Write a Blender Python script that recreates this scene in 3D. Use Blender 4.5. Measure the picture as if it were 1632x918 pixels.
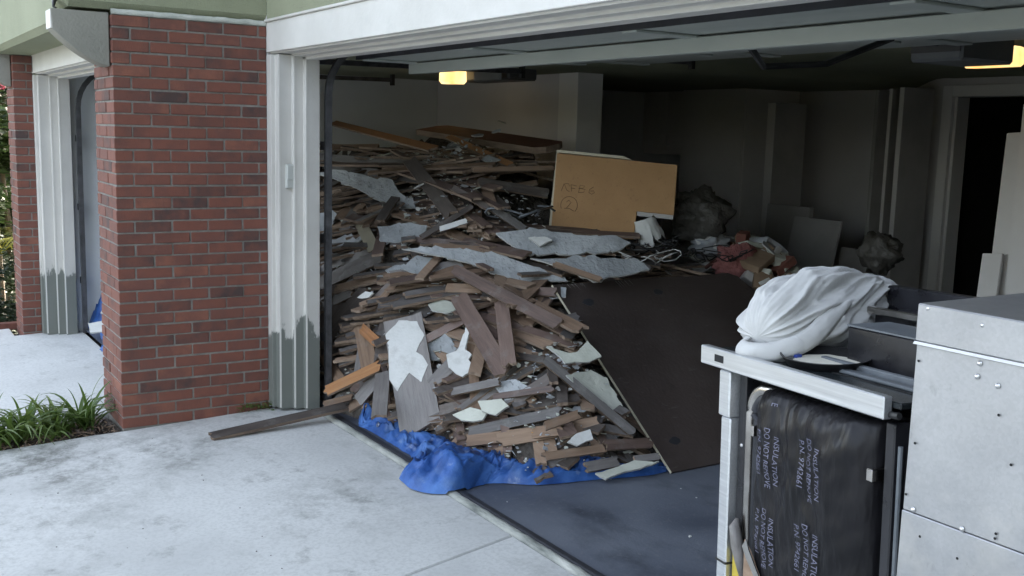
import bpy, bmesh, math, random
from mathutils import Vector, Matrix, noise
R=math.radians
random.seed(7)
for o in list(bpy.data.objects): bpy.data.objects.remove(o)
scene=bpy.context.scene
col=scene.collection
# ---------------------------------------------------------------- camera
cam=bpy.data.cameras.new('camera'); camo=bpy.data.objects.new('camera',cam); col.objects.link(camo)
camo.location=(6.0187,-2.0896,1.6851); camo.rotation_euler=(R(81.602),R(-1.518),R(57.801))
cam.sensor_width=36; cam.lens=36.74; cam.clip_start=.05; cam.clip_end=2000
scene.camera=camo
# ---------------------------------------------------------------- sky, sun, exposure
SUN_EL,SUN_AZ=24.0,-38.0            # degrees; azimuth from +Y (behind the house) towards -X
w=bpy.data.worlds.new('World'); scene.world=w; w.use_nodes=True
nt=w.node_tree; bg=nt.nodes['Background']
sky=nt.nodes.new('ShaderNodeTexSky'); sky.sky_type='NISHITA'; sky.sun_disc=False
sky.sun_elevation=R(SUN_EL); sky.sun_rotation=R(SUN_AZ); sky.dust_density=3.0; sky.air_density=1.0; sky.ozone_density=1.0
hs=nt.nodes.new('ShaderNodeHueSaturation'); hs.inputs['Saturation'].default_value=.52
nt.links.new(sky.outputs[0],hs.inputs['Color']); nt.links.new(hs.outputs[0],bg.inputs[0]); bg.inputs[1].default_value=.15
sl=bpy.data.lights.new('sun','SUN'); sl.energy=2.0; sl.angle=R(.5); sl.color=(1,.87,.7)
so=bpy.data.objects.new('sun',sl); col.objects.link(so)
sd=Vector((math.sin(R(SUN_AZ))*math.cos(R(SUN_EL)),math.cos(R(SUN_AZ))*math.cos(R(SUN_EL)),math.sin(R(SUN_EL))))
so.rotation_euler=sd.to_track_quat('Z','Y').to_euler(); so.location=(-20,20,20)
vs=scene.view_settings; vs.view_transform='Standard'; vs.look='None'; vs.exposure=3.15; vs.gamma=1; vs.use_curve_mapping=False
scene.render.engine='CYCLES'
cy=scene.cycles; cy.max_bounces=6; cy.diffuse_bounces=4; cy.glossy_bounces=3; cy.transmission_bounces=2; cy.transparent_max_bounces=4; cy.caustics_reflective=False; cy.caustics_refractive=False

# ---------------------------------------------------------------- helpers
def lin(c): return tuple((v/12.92 if v<=.04045 else ((v+.055)/1.055)**2.4) for v in c)
def mk(name,cols,scale=6,rough=.7,bump=.2,rand=0.0,metal=0,stretch=(1,1,1),detail=4,spec=.5,bscale=None,rvar=0.0,ramp=(.3,.7),coord='Object',trans=0,sheen=0,bd=.01):
    """procedural material: noise (+ per-object random) -> colour ramp, noise bump"""
    m=bpy.data.materials.new(name); m.use_nodes=True; n=m.node_tree; b=n.nodes['Principled BSDF']
    N=n.nodes.new; L=n.links.new
    tc=N('ShaderNodeTexCoord'); mp=N('ShaderNodeMapping'); mp.inputs['Scale'].default_value=stretch
    L(tc.outputs[coord],mp.inputs[0])
    oi=N('ShaderNodeObjectInfo')
    ad=N('ShaderNodeVectorMath'); ad.operation='ADD'; L(mp.outputs[0],ad.inputs[0])
    mu=N('ShaderNodeMath'); mu.operation='MULTIPLY'; mu.inputs[1].default_value=37.0 if coord=='Object' else 0; L(oi.outputs['Random'],mu.inputs[0]); L(mu.outputs[0],ad.inputs[1])
    nz=N('ShaderNodeTexNoise'); nz.inputs['Scale'].default_value=scale; nz.inputs['Detail'].default_value=detail; nz.inputs['Roughness'].default_value=.6
    L(ad.outputs[0],nz.inputs['Vector'])
    fac=nz.outputs['Fac']
    if rand:
        mr=N('ShaderNodeMapRange'); mr.inputs[3].default_value=-rand; mr.inputs[4].default_value=rand; L(oi.outputs['Random'],mr.inputs[0])
        a=N('ShaderNodeMath'); a.operation='ADD'; L(fac,a.inputs[0]); L(mr.outputs[0],a.inputs[1]); fac=a.outputs[0]
    cr=N('ShaderNodeValToRGB'); e=cr.color_ramp.elements
    k=len(cols)
    e[0].position=ramp[0]; e[0].color=(*cols[0],1); e[1].position=ramp[1]; e[1].color=(*cols[-1],1)
    for i in range(1,k-1):
        x=e.new(ramp[0]+(ramp[1]-ramp[0])*i/(k-1)); x.color=(*cols[i],1)
    L(fac,cr.inputs[0]); L(cr.outputs[0],b.inputs['Base Color'])
    b.inputs['Roughness'].default_value=rough; b.inputs['Metallic'].default_value=metal
    b.inputs['Specular IOR Level'].default_value=spec
    if trans: b.inputs['Transmission Weight'].default_value=trans
    if sheen: b.inputs['Sheen Weight'].default_value=sheen
    if rvar:
        r=N('ShaderNodeMapRange'); r.inputs[1].default_value=.3; r.inputs[2].default_value=.7; r.inputs[3].default_value=max(.03,rough-rvar); r.inputs[4].default_value=min(1,rough+rvar)
        L(nz.outputs['Fac'],r.inputs[0]); L(r.outputs[0],b.inputs['Roughness'])
    if bump:
        n2=N('ShaderNodeTexNoise'); n2.inputs['Scale'].default_value=bscale or scale*6; n2.inputs['Detail'].default_value=2.5; L(ad.outputs[0],n2.inputs['Vector'])
        bp=N('ShaderNodeBump'); bp.inputs['Strength'].default_value=bump; bp.inputs['Distance'].default_value=bd
        L(n2.outputs['Fac'],bp.inputs['Height']); L(bp.outputs[0],b.inputs['Normal'])
    m['cr']=cr.name; m['fac']=nz.name
    return m
def overlay(m,color,scale,lo,hi,coord='Object',stretch=(1,1,1),detail=5,amount=1.0,rough=.65):
    """second noise layer of stains and other tones mixed over a material's base colour"""
    n=m.node_tree; N=n.nodes.new; L=n.links.new; b=n.nodes['Principled BSDF']
    src=b.inputs['Base Color'].links[0].from_socket
    tc=N('ShaderNodeTexCoord'); mp=N('ShaderNodeMapping'); mp.inputs['Scale'].default_value=stretch; mp.inputs['Location'].default_value=(3.1,7.7,1.3); L(tc.outputs[coord],mp.inputs[0])
    nz=N('ShaderNodeTexNoise'); nz.inputs['Scale'].default_value=scale; nz.inputs['Detail'].default_value=detail; nz.inputs['Roughness'].default_value=rough; L(mp.outputs[0],nz.inputs['Vector'])
    mr=N('ShaderNodeMapRange'); mr.inputs[1].default_value=lo; mr.inputs[2].default_value=hi; mr.inputs[4].default_value=amount; L(nz.outputs['Fac'],mr.inputs[0])
    mx=N('ShaderNodeMix'); mx.data_type='RGBA'; L(mr.outputs[0],mx.inputs[0]); L(src,mx.inputs[6]); mx.inputs[7].default_value=(*color,1)
    L(mx.outputs[2],b.inputs['Base Color']); return m
class MB:
    def __init__(s): s.v=[];s.f=[];s.m=[]
    def add(s,vs,fs,mi=0,M=None):
        k=len(s.v); s.v+= [tuple(M@Vector(p)) if M else tuple(p) for p in vs]
        s.f+=[tuple(i+k for i in f) for f in fs]; s.m+=[mi]*len(fs); return s
    def box(s,x0,x1,y0,y1,z0,z1,mi=0,M=None):
        return s.add([(x0,y0,z0),(x1,y0,z0),(x1,y1,z0),(x0,y1,z0),(x0,y0,z1),(x1,y0,z1),(x1,y1,z1),(x0,y1,z1)],
          [(0,3,2,1),(4,5,6,7),(0,1,5,4),(1,2,6,5),(2,3,7,6),(3,0,4,7)],mi,M)
    def prism(s,poly,axis,a,b,mi=0,M=None):
        """extrude 2D polygon along axis; axis 'x': poly=(y,z) ; 'y': (x,z) ; 'z': (x,y)"""
        def P(p,h): return (h,p[0],p[1]) if axis=='x' else ((p[0],h,p[1]) if axis=='y' else (p[0],p[1],h))
        n=len(poly); vs=[P(p,a) for p in poly]+[P(p,b) for p in poly]
        fs=[tuple(range(n))[::-1],tuple(range(n,2*n))]+[(i,(i+1)%n,n+(i+1)%n,n+i) for i in range(n)]
        return s.add(vs,fs,mi,M)
    def tube(s,path,r,n=8,mi=0,M=None,cap=True):
        P=[Vector(p) for p in path]; vs=[];fs=[]
        up=Vector((0,0,1))
        for i,p in enumerate(P):
            t=(P[min(i+1,len(P)-1)]-P[max(i-1,0)]).normalized()
            a=t.cross(up); 
            if a.length<.05: a=t.cross(Vector((0,1,0)))
            a.normalize(); b=t.cross(a)
            rr=r[i] if isinstance(r,(list,tuple)) else r
            for k in range(n):
                q=2*math.pi*k/n; vs.append(p+a*rr*math.cos(q)+b*rr*math.sin(q))
        for i in range(len(P)-1):
            for k in range(n): fs.append((i*n+k,i*n+(k+1)%n,(i+1)*n+(k+1)%n,(i+1)*n+k))
        if cap: fs+= [tuple(range(n))[::-1],tuple(range((len(P)-1)*n,len(P)*n))]
        return s.add(vs,fs,mi,M)
    def lathe(s,prof,n=24,mi=0,M=None):
        vs=[];fs=[]
        for r,z in prof:
            for k in range(n): q=2*math.pi*k/n; vs.append((r*math.cos(q),r*math.sin(q),z))
        for i in range(len(prof)-1):
            for k in range(n): fs.append((i*n+k,i*n+(k+1)%n,(i+1)*n+(k+1)%n,(i+1)*n+k))
        return s.add(vs,fs,mi,M)
    def mesh(s,name,mats,smooth=False,bevel=0):
        me=bpy.data.meshes.new(name); me.from_pydata(s.v,[],s.f)
        for m in (mats if isinstance(mats,(list,tuple)) else [mats]): me.materials.append(m)
        me.polygons.foreach_set('material_index',s.m)
        bm=bmesh.new(); bm.from_mesh(me)
        bmesh.ops.recalc_face_normals(bm,faces=bm.faces)
        if bevel: bmesh.ops.bevel(bm,geom=[e for e in bm.edges if e.is_manifold and e.calc_face_angle(0)>.5],offset=bevel,segments=1,affect='EDGES',clamp_overlap=True)
        bm.to_mesh(me); bm.free()
        if smooth: me.polygons.foreach_set('use_smooth',[True]*len(me.polygons))
        me.update(); return me
    def build(s,name,mats,parent=None,loc=None,rot=None,smooth=False,bevel=0):
        return put(name,s.mesh(name,mats,smooth,bevel),parent,loc,rot)
def put(name,me,parent=None,loc=None,rot=None,M=None):
    o=bpy.data.objects.new(name,me); col.objects.link(o)
    if parent: o.parent=parent
    if loc: o.location=loc
    if rot: o.rotation_euler=rot
    if M: o.matrix_world=M
    return o
def empty(name,loc=(0,0,0),rot=None):
    o=bpy.data.objects.new(name,None); col.objects.link(o); o.location=loc; o.empty_display_size=.1
    if rot: o.rotation_euler=rot
    return o
def tag(o,label=None,cat=None,group=None,kind=None):
    if label: o['label']=label
    if cat: o['category']=cat
    if group: o['group']=group
    if kind: o['kind']=kind
    return o
def fbm(p,o=4): return noise.fractal(Vector(p),1.0,2.0,o)

# ---------------------------------------------------------------- materials
M={}
M['brick']=mk('brick',[(.062,.038,.034),(.13,.052,.038),(.175,.063,.042),(.14,.056,.042),(.215,.083,.053)],9,.85,.8,rand=.36,bscale=140,ramp=(.05,.95),bd=.004)
overlay(M['brick'],(.075,.06,.055),16,.55,.75,amount=.55)
M['mortar']=mk('mortar',[(.16,.155,.14),(.25,.24,.215)],25,.95,.6,bscale=160)
M['cap']=mk('mortar_cap',[(.38,.40,.36),(.52,.53,.48)],12,.9,.5)
M['stucco']=mk('green_stucco',[(.235,.25,.165),(.285,.298,.20)],1.6,.92,.9,bscale=130,coord='Generated' if 0 else 'Object',bd=.006)
M['trim']=mk('white_trim_paint',[(.54,.525,.485),(.64,.625,.585)],2.5,.6,.12,bscale=60)
overlay(M['trim'],(.42,.43,.40),3.2,.6,.82,amount=.5)
M['corbel']=mk('corbel_paint',[(.21,.205,.175),(.27,.262,.225)],2.5,.75,.3,bscale=70)
M['driveway']=mk('concrete_driveway',[(.46,.465,.45),(.55,.555,.535),(.60,.605,.585)],1.1,.85,.12,bscale=260,detail=6,bd=.004)
overlay(M['driveway'],(.40,.405,.39),55,.45,.62,amount=.45,detail=3)
overlay(M['driveway'],(.18,.185,.17),.9,.52,.72,amount=.6,detail=8,rough=.72,stretch=(.8,1.7,1))
overlay(M['driveway'],(.12,.12,.11),5.0,.57,.74,amount=.6,detail=6,rough=.75)
overlay(M['driveway'],(.72,.73,.71),9,.70,.78,amount=.7,stretch=(.35,3,1),detail=4)
def spot_stain(m,c,r,color,scale,lo,hi,amount):
    n=m.node_tree;N=n.nodes.new;L=n.links.new;b=n.nodes['Principled BSDF']; src=b.inputs['Base Color'].links[0].from_socket
    g=N('ShaderNodeNewGeometry'); d=N('ShaderNodeVectorMath'); d.operation='DISTANCE'; d.inputs[1].default_value=c; L(g.outputs['Position'],d.inputs[0])
    f=N('ShaderNodeMapRange'); f.inputs[1].default_value=r; f.inputs[2].default_value=r*.25; L(d.outputs['Value'],f.inputs[0])
    nz=N('ShaderNodeTexNoise'); nz.inputs['Scale'].default_value=scale; nz.inputs['Detail'].default_value=9; nz.inputs['Roughness'].default_value=.75; L(g.outputs['Position'],nz.inputs['Vector'])
    q=N('ShaderNodeMapRange'); q.inputs[1].default_value=lo; q.inputs[2].default_value=hi; q.inputs[4].default_value=amount; L(nz.outputs['Fac'],q.inputs[0])
    mu=N('ShaderNodeMath'); mu.operation='MULTIPLY'; L(f.outputs[0],mu.inputs[0]); L(q.outputs[0],mu.inputs[1])
    mx=N('ShaderNodeMix'); mx.data_type='RGBA'; L(mu.outputs[0],mx.inputs[0]); L(src,mx.inputs[6]); mx.inputs[7].default_value=(*color,1); L(mx.outputs[2],b.inputs['Base Color'])
spot_stain(M['driveway'],(.35,-1.5,-.07),1.0,(.11,.115,.10),3.2,.47,.62,.85)
spot_stain(M['driveway'],(1.0,-1.7,-.08),.9,(.16,.165,.15),3.0,.48,.66,.7)
spot_stain(M['driveway'],(1.75,-.25,-.02),.5,(.17,.175,.16),4.0,.46,.66,.7)
spot_stain(M['driveway'],(.5,-.75,-.04),.6,(.15,.155,.14),5.0,.48,.64,.75)
M['gfloor']=mk('painted_garage_floor',[(.065,.076,.10),(.11,.124,.152),(.14,.155,.182)],1.6,.62,.15,bscale=80,detail=6,rvar=.12)
overlay(M['gfloor'],(.025,.03,.042),1.9,.53,.70,amount=.75,detail=6,stretch=(.7,1.3,1))
overlay(M['gfloor'],(.16,.17,.185),30,.55,.7,amount=.5,detail=4)
M['lip']=mk('threshold_lip',[(.10,.11,.10),(.30,.31,.28),(.46,.46,.42)],9,.8,.4,stretch=(.5,2,1))
M['rubber']=mk('dark_rubber',[(.015,.016,.02),(.035,.037,.045)],9,.6,.1)
M['iwall']=mk('interior_wall',[(.58,.56,.56),(.64,.62,.62)],1.5,.9,.1)
M['lwall']=mk('interior_left_wall',[(.66,.68,.68),(.74,.76,.76)],1.2,.9,.1)
M['ceil']=mk('ceiling_paint',[(.60,.59,.57),(.66,.65,.63)],1.5,.9,.1)
M['cab']=mk('white_cabinet',[(.74,.72,.70),(.80,.78,.76)],2,.55,.05)
M['cabd']=mk('dusty_board',[(.34,.33,.315),(.46,.445,.43)],3,.7,.1,rand=.2)
M['track']=mk('dull_steel',[(.05,.05,.052),(.12,.12,.125)],14,.6,.1,metal=.6)
M['door']=mk('overhead_door_paint',[(.33,.36,.33),(.43,.45,.41)],2.4,.6,.15,stretch=(.4,2,1))
overlay(M['door'],(.16,.17,.15),6,.62,.8,amount=.6)
M['iron']=mk('dark_iron',[(.02,.02,.02),(.05,.05,.05)],10,.5,.1,metal=.6)
M['plastic']=mk('grey_plastic',[(.40,.41,.38),(.44,.45,.42)],4,.5,.03)
M['lampbody']=mk('opener_body',[(.06,.06,.06),(.09,.09,.085)],3,.5,.05)
M['opener_grey']=mk('opener_grey',[(.13,.14,.145),(.17,.18,.185)],3,.5,.05)
def emis(name,c,s):
    m=bpy.data.materials.new(name); m.use_nodes=True; b=m.node_tree.nodes['Principled BSDF']; n=m.node_tree
    tc=n.nodes.new('ShaderNodeTexCoord'); nz=n.nodes.new('ShaderNodeTexNoise'); nz.inputs['Scale'].default_value=5; n.links.new(tc.outputs['Object'],nz.inputs['Vector'])
    cr=n.nodes.new('ShaderNodeValToRGB'); cr.color_ramp.elements[0].color=(c[0]*.8,c[1]*.6,c[2]*.4,1); cr.color_ramp.elements[1].color=(*c,1); cr.color_ramp.elements[0].position=.35; cr.color_ramp.elements[1].position=.6
    n.links.new(nz.outputs['Fac'],cr.inputs[0]); n.links.new(cr.outputs[0],b.inputs['Emission Color'])
    b.inputs['Base Color'].default_value=(*c,1); b.inputs['Emission Strength'].default_value=s; return m
M['lens']=emis('lit_lens',(1,.70,.32),.22)
# wood: faces, raw edges
def wood(name,cols,rough=.6,spec=.5,dirt=.5):
    m=mk(name,cols,4.0,rough,.35,rand=.28,stretch=(1.2,14,6),bscale=22,ramp=(.15,.85),spec=spec,rvar=.12,bd=.004)
    overlay(m,(.22,.215,.20),7,.58,.74,amount=dirt); return m
W={}
W['dark']=wood('dark_weathered_plank',[(.040,.033,.029),(.085,.070,.061),(.14,.115,.10)])
W['grey']=wood('grey_dusty_plank',[(.085,.078,.073),(.15,.138,.13),(.23,.212,.20)],dirt=.7)
W['brown']=wood('red_brown_plank',[(.062,.043,.036),(.125,.085,.070),(.19,.132,.108)])
W['tan']=wood('tan_raw_plank',[(.14,.093,.062),(.235,.158,.108),(.31,.22,.155)],.75,.3,.3)
W['orange']=wood('orange_raw_plank',[(.17,.075,.03),(.30,.14,.06),(.38,.20,.09)],.7,.3,.15)
W['red']=wood('dark_red_beam',[(.06,.025,.018),(.12,.05,.032),(.17,.075,.05)],.7,.3,.2)
W['beige']=wood('beige_board',[(.26,.235,.17),(.34,.31,.23)],.7,.3,.3)
W['white']=wood('white_painted_strip',[(.55,.55,.53),(.68,.68,.66)],.5,.4,.2)
W['edge']=mk('raw_plank_edge',[(.085,.06,.045),(.19,.138,.10),(.28,.21,.155)],5,.85,.3,rand=.25,stretch=(1,8,8),ramp=(.15,.85))
M['drywall']=mk('grey_drywall_face',[(.20,.212,.215),(.30,.315,.32),(.38,.395,.40)],3.5,.85,.9,rand=.12,bscale=30,detail=9)
overlay(M['drywall'],(.10,.10,.095),5,.50,.68,amount=.6,detail=6)
overlay(M['drywall'],(.06,.06,.06),20,.60,.68,amount=.6,detail=5,stretch=(1,4.0,1))
overlay(M['drywall'],(.55,.56,.54),7,.63,.75,amount=.6)
M['paper']=mk('torn_backing_paper',[(.26,.275,.29),(.42,.44,.455)],6,.85,.5,rand=.1)
M['pale']=mk('pale_plaster',[(.38,.39,.33),(.52,.53,.46)],6,.9,.4,rand=.1)
overlay(M['pale'],(.20,.19,.16),9,.58,.75,amount=.6)
M['whitep']=mk('white_paint_flake',[(.50,.505,.475),(.60,.60,.575)],5,.7,.35)
overlay(M['whitep'],(.28,.27,.24),7,.55,.75,amount=.55)
M['gypsum']=mk('broken_gypsum_edge',[(.40,.40,.38),(.60,.60,.57)],20,.95,.8)
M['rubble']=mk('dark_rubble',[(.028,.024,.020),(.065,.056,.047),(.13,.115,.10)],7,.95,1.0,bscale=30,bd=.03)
M['panel']=mk('dark_hardboard',[(.042,.032,.029),(.062,.048,.043),(.082,.065,.058)],1.3,.48,.2,detail=8,bscale=50,rvar=.1)
overlay(M['panel'],(.12,.105,.098),2.2,.50,.80,amount=.5,stretch=(2,.7,1))
overlay(M['panel'],(.16,.15,.14),14,.62,.72,amount=.45,stretch=(3,.6,1))
overlay(M['panel'],(.01,.009,.009),5,.62,.70,amount=.6)
M['mdf']=mk('brown_fibreboard',[(.35,.20,.088),(.43,.255,.118)],3,.8,.15,bscale=200)
overlay(M['mdf'],(.24,.14,.07),40,.58,.7,amount=.5)
M['melamine']=mk('cream_melamine',[(.50,.46,.34),(.58,.54,.41)],4,.5,.05)
M['pencil']=mk('pencil_mark',[(.11,.065,.03),(.15,.09,.045)],30,.8,0)
def tarpm():
    m=mk('blue_tarp',[(.014,.045,.165),(.034,.105,.33),(.08,.19,.47)],5,.5,.25,bscale=45,detail=6,rvar=.12,ramp=(.28,.72),spec=.35)
    overlay(m,(.11,.19,.34),6,.52,.72,amount=.6,detail=6); overlay(m,(.30,.36,.46),14,.60,.72,amount=.5,detail=5); return m  # pale blue layers: dust plus crease highlights put into the colour
M['tarp']=tarpm()
M['cloth']=mk('white_canvas',[(.44,.44,.425),(.53,.53,.515)],4,.95,.7,bscale=22,sheen=.2,bd=.006)
overlay(M['cloth'],(.40,.39,.36),6,.64,.8,amount=.45)
M['pan']=mk('black_pan',[(.008,.008,.009),(.018,.018,.02)],12,.38,.1)
M['cream']=mk('dried_cream_paint',[(.55,.53,.44),(.68,.66,.58)],7,.6,.3)
M['tape']=mk('blue_scrap',[(.03,.06,.28),(.04,.08,.34)],7,.6,.1)
M['steel']=mk('brushed_steel',[(.55,.565,.58),(.70,.715,.73)],5,.40,.12,metal=.85,stretch=(.6,30,30),rvar=.08,bd=.002)
M['chrome']=mk('worn_chrome',[(.35,.32,.29),(.62,.60,.57)],8,.22,.05,metal=1.0)
M['blackm']=mk('black_enamel',[(.008,.008,.010),(.02,.02,.024)],9,.32,.05,rvar=.1)
M['glass']=mk('black_glass_top',[(.012,.015,.017),(.028,.033,.036)],5,.22,.03,rvar=.1)
M['dull']=mk('dull_grey_panel',[(.09,.10,.11),(.15,.165,.18)],6,.45,.1,rvar=.1)
M['foil']=mk('insulation_wrap',[(.006,.006,.007),(.014,.013,.015)],3.5,.36,.6,bscale=9,stretch=(2.5,2.5,.7),bd=.02,rvar=.1,spec=.22)
M['print']=mk('lilac_print',[(.10,.10,.15),(.14,.14,.20)],40,.5,0)
M['yellow']=mk('yellow_tag',[(.42,.31,.03),(.52,.40,.06)],6,.6,.05)
M['bagw']=mk('white_plastic_sheet',[(.55,.56,.56),(.7,.7,.7)],5,.4,.3)
def galv():
    m=bpy.data.materials.new('galvanised_sheet'); m.use_nodes=True; n=m.node_tree; b=n.nodes['Principled BSDF']; N=n.nodes.new; L=n.links.new
    tc=N('ShaderNodeTexCoord'); vo=N('ShaderNodeTexVoronoi'); vo.inputs['Scale'].default_value=170; L(tc.outputs['Object'],vo.inputs['Vector'])
    sp=N('ShaderNodeSeparateColor'); L(vo.outputs['Color'],sp.inputs[0])
    nz=N('ShaderNodeTexNoise'); nz.inputs['Scale'].default_value=4; nz.inputs['Detail'].default_value=9; L(tc.outputs['Object'],nz.inputs['Vector'])
    cr=N('ShaderNodeValToRGB'); cr.color_ramp.elements[0].color=(.37,.375,.385,1); cr.color_ramp.elements[1].color=(.55,.555,.565,1)
    ma=N('ShaderNodeMath'); ma.operation='MULTIPLY_ADD'; ma.inputs[1].default_value=.22; L(sp.outputs[0],ma.inputs[0]); 
    m3=N('ShaderNodeMath'); m3.operation='MULTIPLY'; m3.inputs[1].default_value=.8; L(nz.outputs['Fac'],m3.inputs[0]); L(m3.outputs[0],ma.inputs[2]); L(ma.outputs[0],cr.inputs[0])
    L(cr.outputs[0],b.inputs['Base Color']); b.inputs['Metallic'].default_value=.92
    mr=N('ShaderNodeMapRange'); mr.inputs[3].default_value=.40; mr.inputs[4].default_value=.56; L(ma.outputs[0],mr.inputs[0]); L(mr.outputs[0],b.inputs['Roughness'])
    n2=N('ShaderNodeTexNoise'); n2.inputs['Scale'].default_value=2.2; L(tc.outputs['Object'],n2.inputs['Vector'])
    bp=N('ShaderNodeBump'); bp.inputs['Strength'].default_value=.45; bp.inputs['Distance'].default_value=.04; L(n2.outputs['Fac'],bp.inputs['Height']); L(bp.outputs[0],b.inputs['Normal'])
    overlay(m,(.24,.245,.26),2.2,.42,.68,amount=.6,detail=7); overlay(m,(.62,.60,.56),3.1,.56,.74,amount=.5); return overlay(m,(.20,.20,.20),34,.62,.70,amount=.2,stretch=(1,1,.5))
M['galv']=galv()
M['screw']=mk('zinc_screw',[(.5,.5,.5),(.7,.7,.7)],9,.3,0,metal=1)
M['glue']=mk('orange_glue_stain',[(.30,.13,.02),(.42,.20,.03)],12,.5,.2)
M['flat_black']=mk('hole_and_shade_black',[(.01,.01,.01),(.015,.015,.015)],9,.9,0)
M['soil']=mk('garden_soil',[(.018,.013,.010),(.05,.037,.028),(.10,.08,.06)],14,.95,1.0,bscale=40,bd=.03)
M['grassb']=mk('lawn_ground',[(.05,.055,.03),(.085,.09,.05)],3,.95,.5)
M['asphalt']=mk('asphalt',[(.04,.04,.042),(.06,.06,.062)],20,.9,.4)
def leafm(name,cols,tr=.35):
    m=mk(name,cols,1.5,.5,0,rand=.1,coord='Object'); n=m.node_tree; b=n.nodes['Principled BSDF']
    t=n.nodes.new('ShaderNodeBsdfTranslucent'); n.links.new(b.inputs['Base Color'].links[0].from_socket,t.inputs[0])
    mx=n.nodes.new('ShaderNodeMixShader'); mx.inputs[0].default_value=tr; n.links.new(b.outputs[0],mx.inputs[1]); n.links.new(t.outputs[0],mx.inputs[2])
    n.links.new(mx.outputs[0],n.nodes['Material Output'].inputs['Surface']); return m
M['lily']=leafm('lily_leaf',[(.045,.085,.02),(.10,.165,.035),(.19,.25,.065)])
M['leaf']=leafm('tree_leaf',[(.012,.026,.008),(.028,.05,.013),(.05,.07,.02)],.25)
M['added_leaf']=leafm('added_tree_leaf',[(.020,.026,.014),(.04,.045,.026),(.06,.062,.038)],.2)
M['hedge']=leafm('hedge_leaf',[(.008,.018,.007),(.018,.036,.012)],.15)
M['palm']=leafm('palm_leaf',[(.16,.17,.02),(.30,.27,.035)],.4)
M['petal']=leafm('pink_petal',[(.22,.03,.05),(.30,.05,.08)],.2)
M['bark']=mk('bark',[(.05,.04,.03),(.12,.09,.07)],9,.95,.8,stretch=(1,1,.3))
M['primer']=mk('grey_green_primer',[(.155,.175,.145),(.20,.22,.185)],5,.7,.1)
M['pink']=mk('pink_insulation',[(.20,.075,.07),(.34,.14,.13)],9,.98,.9,bscale=40,bd=.02)
M['brownblock']=mk('brown_foam_block',[(.20,.135,.085),(.27,.19,.125)],6,.9,.3)
M['clear']=mk('cloudy_plastic',[(.05,.047,.042),(.10,.095,.085)],5,.55,.8,bscale=16,bd=.03,trans=.0)
M['wire']=mk('black_wire',[(.012,.012,.012),(.02,.02,.02)],9,.5,0)
M['roof']=mk('roof_shingle',[(.10,.07,.05),(.18,.12,.09)],9,.9,.5)
# ================================================================ THE SETTING
def gz(y): return 0.045*min(0,y-.1)            # driveway fall towards the street
# far ground
me=MB().add([(-400,-400,-.62),(400,-400,-.62),(400,400,-.62),(-400,400,-.62)],[(0,1,2,3)]).build('ground',M['grassb']); tag(me,kind='structure')
st=MB().add([(-200,-19,-.60),(200,-19,-.60),(200,-11.2,-.60),(-200,-11.2,-.60)],[(0,1,2,3)]).build('street',M['asphalt']); tag(st,kind='structure')
def slab(poly,parent,name='slab'):
    n=len(poly); vs=[(x,y,gz(y)) for x,y in poly]+[(x,y,gz(y)-.14) for x,y in poly]
    fs=[tuple(range(n)),tuple(range(n,2*n))[::-1]]+[(i,(i+1)%n,n+(i+1)%n,n+i) for i in range(n)]
    return MB().add(vs,fs).build(name,M['driveway'],parent,bevel=.006)
jx=lambda y,o=0: 2.458-.177*(y-.23)+o
drv=MB().add([(-3.6,-11.2,gz(-11.2)-.06),(9,-11.2,gz(-11.2)-.06),(9,.2,-.06),(-3.6,.2,-.06)],[(0,1,2,3)]).build('driveway',M['soil']); tag(drv,kind='structure')
G=.004
slab([(.002,.205),(.002,-.85),(-.015,-1.0),(-.015,-4.2),(jx(-4.2,-G),-4.2),(jx(.205,-G),.205)],drv)
slab([(jx(.205,G),.205),(jx(-4.2,G),-4.2),(8.6,-4.2),(8.6,.205)],drv)
slab([(-.015,-4.208),(-.015,-11.2),(jx(-4.2,-G),-11.2),(jx(-4.2,-G),-4.208)],drv)
slab([(jx(-4.2,G),-4.208),(jx(-4.2,G),-11.2),(8.6,-11.2),(8.6,-4.208)],drv)
slab([(-3.55,-1.02),(-3.55,-6.5),(-.43,-6.5),(-.43,-.86),(-.5,-.52),(-3.2,-.52),(-3.2,-1.02)],drv)
# soil bed between the two driveways, lumpy
mb=MB(); nx,ny=14,110; vs=[];fs=[]
for j in range(ny+1):
    y=-.86-j*3.2/ny
    for i in range(nx+1):
        x=-.44+.435*i/nx; vs.append((x,y,gz(y)-.035+.03*fbm((x*9,y*9,0))+.03*math.sin(math.pi*i/nx)))
for j in range(ny):
    for i in range(nx): a=j*(nx+1)+i; fs.append((a,a+1,a+nx+2,a+nx+1))
bed=mb.add(vs,fs).build('planting_bed',M['soil'],smooth=True); tag(bed,kind='structure')
# mulch chips and dead leaves (uncountable)
mb=MB()
for i in range(900):
    x=random.uniform(-.42,-.01);y=random.uniform(-1.9,-.88);z=gz(y)-.035+.03*fbm((x*9,y*9,0))+.03*math.sin(math.pi*(x+.44)/.435)+.006
    a=random.uniform(0,6.28);l=random.uniform(.008,.03);b=random.uniform(.002,.006)
    Mx=Matrix.Translation((x,y,z))@Matrix.Rotation(a,4,'Z')@Matrix.Rotation(random.uniform(-.6,.6),4,'X')@Matrix.Rotation(random.uniform(-.5,.5),4,'Y')
    mb.add([(-l,-b,0),(l,-b,.002),(l*1.1,b,0),(-l,b,.003)],[(0,1,2,3)],random.randrange(2),Mx)
tag(mb.build('mulch',[W['dark'],W['tan']]),'brown mulch chips scattered over the planting bed soil','mulch',kind='stuff')
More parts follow.
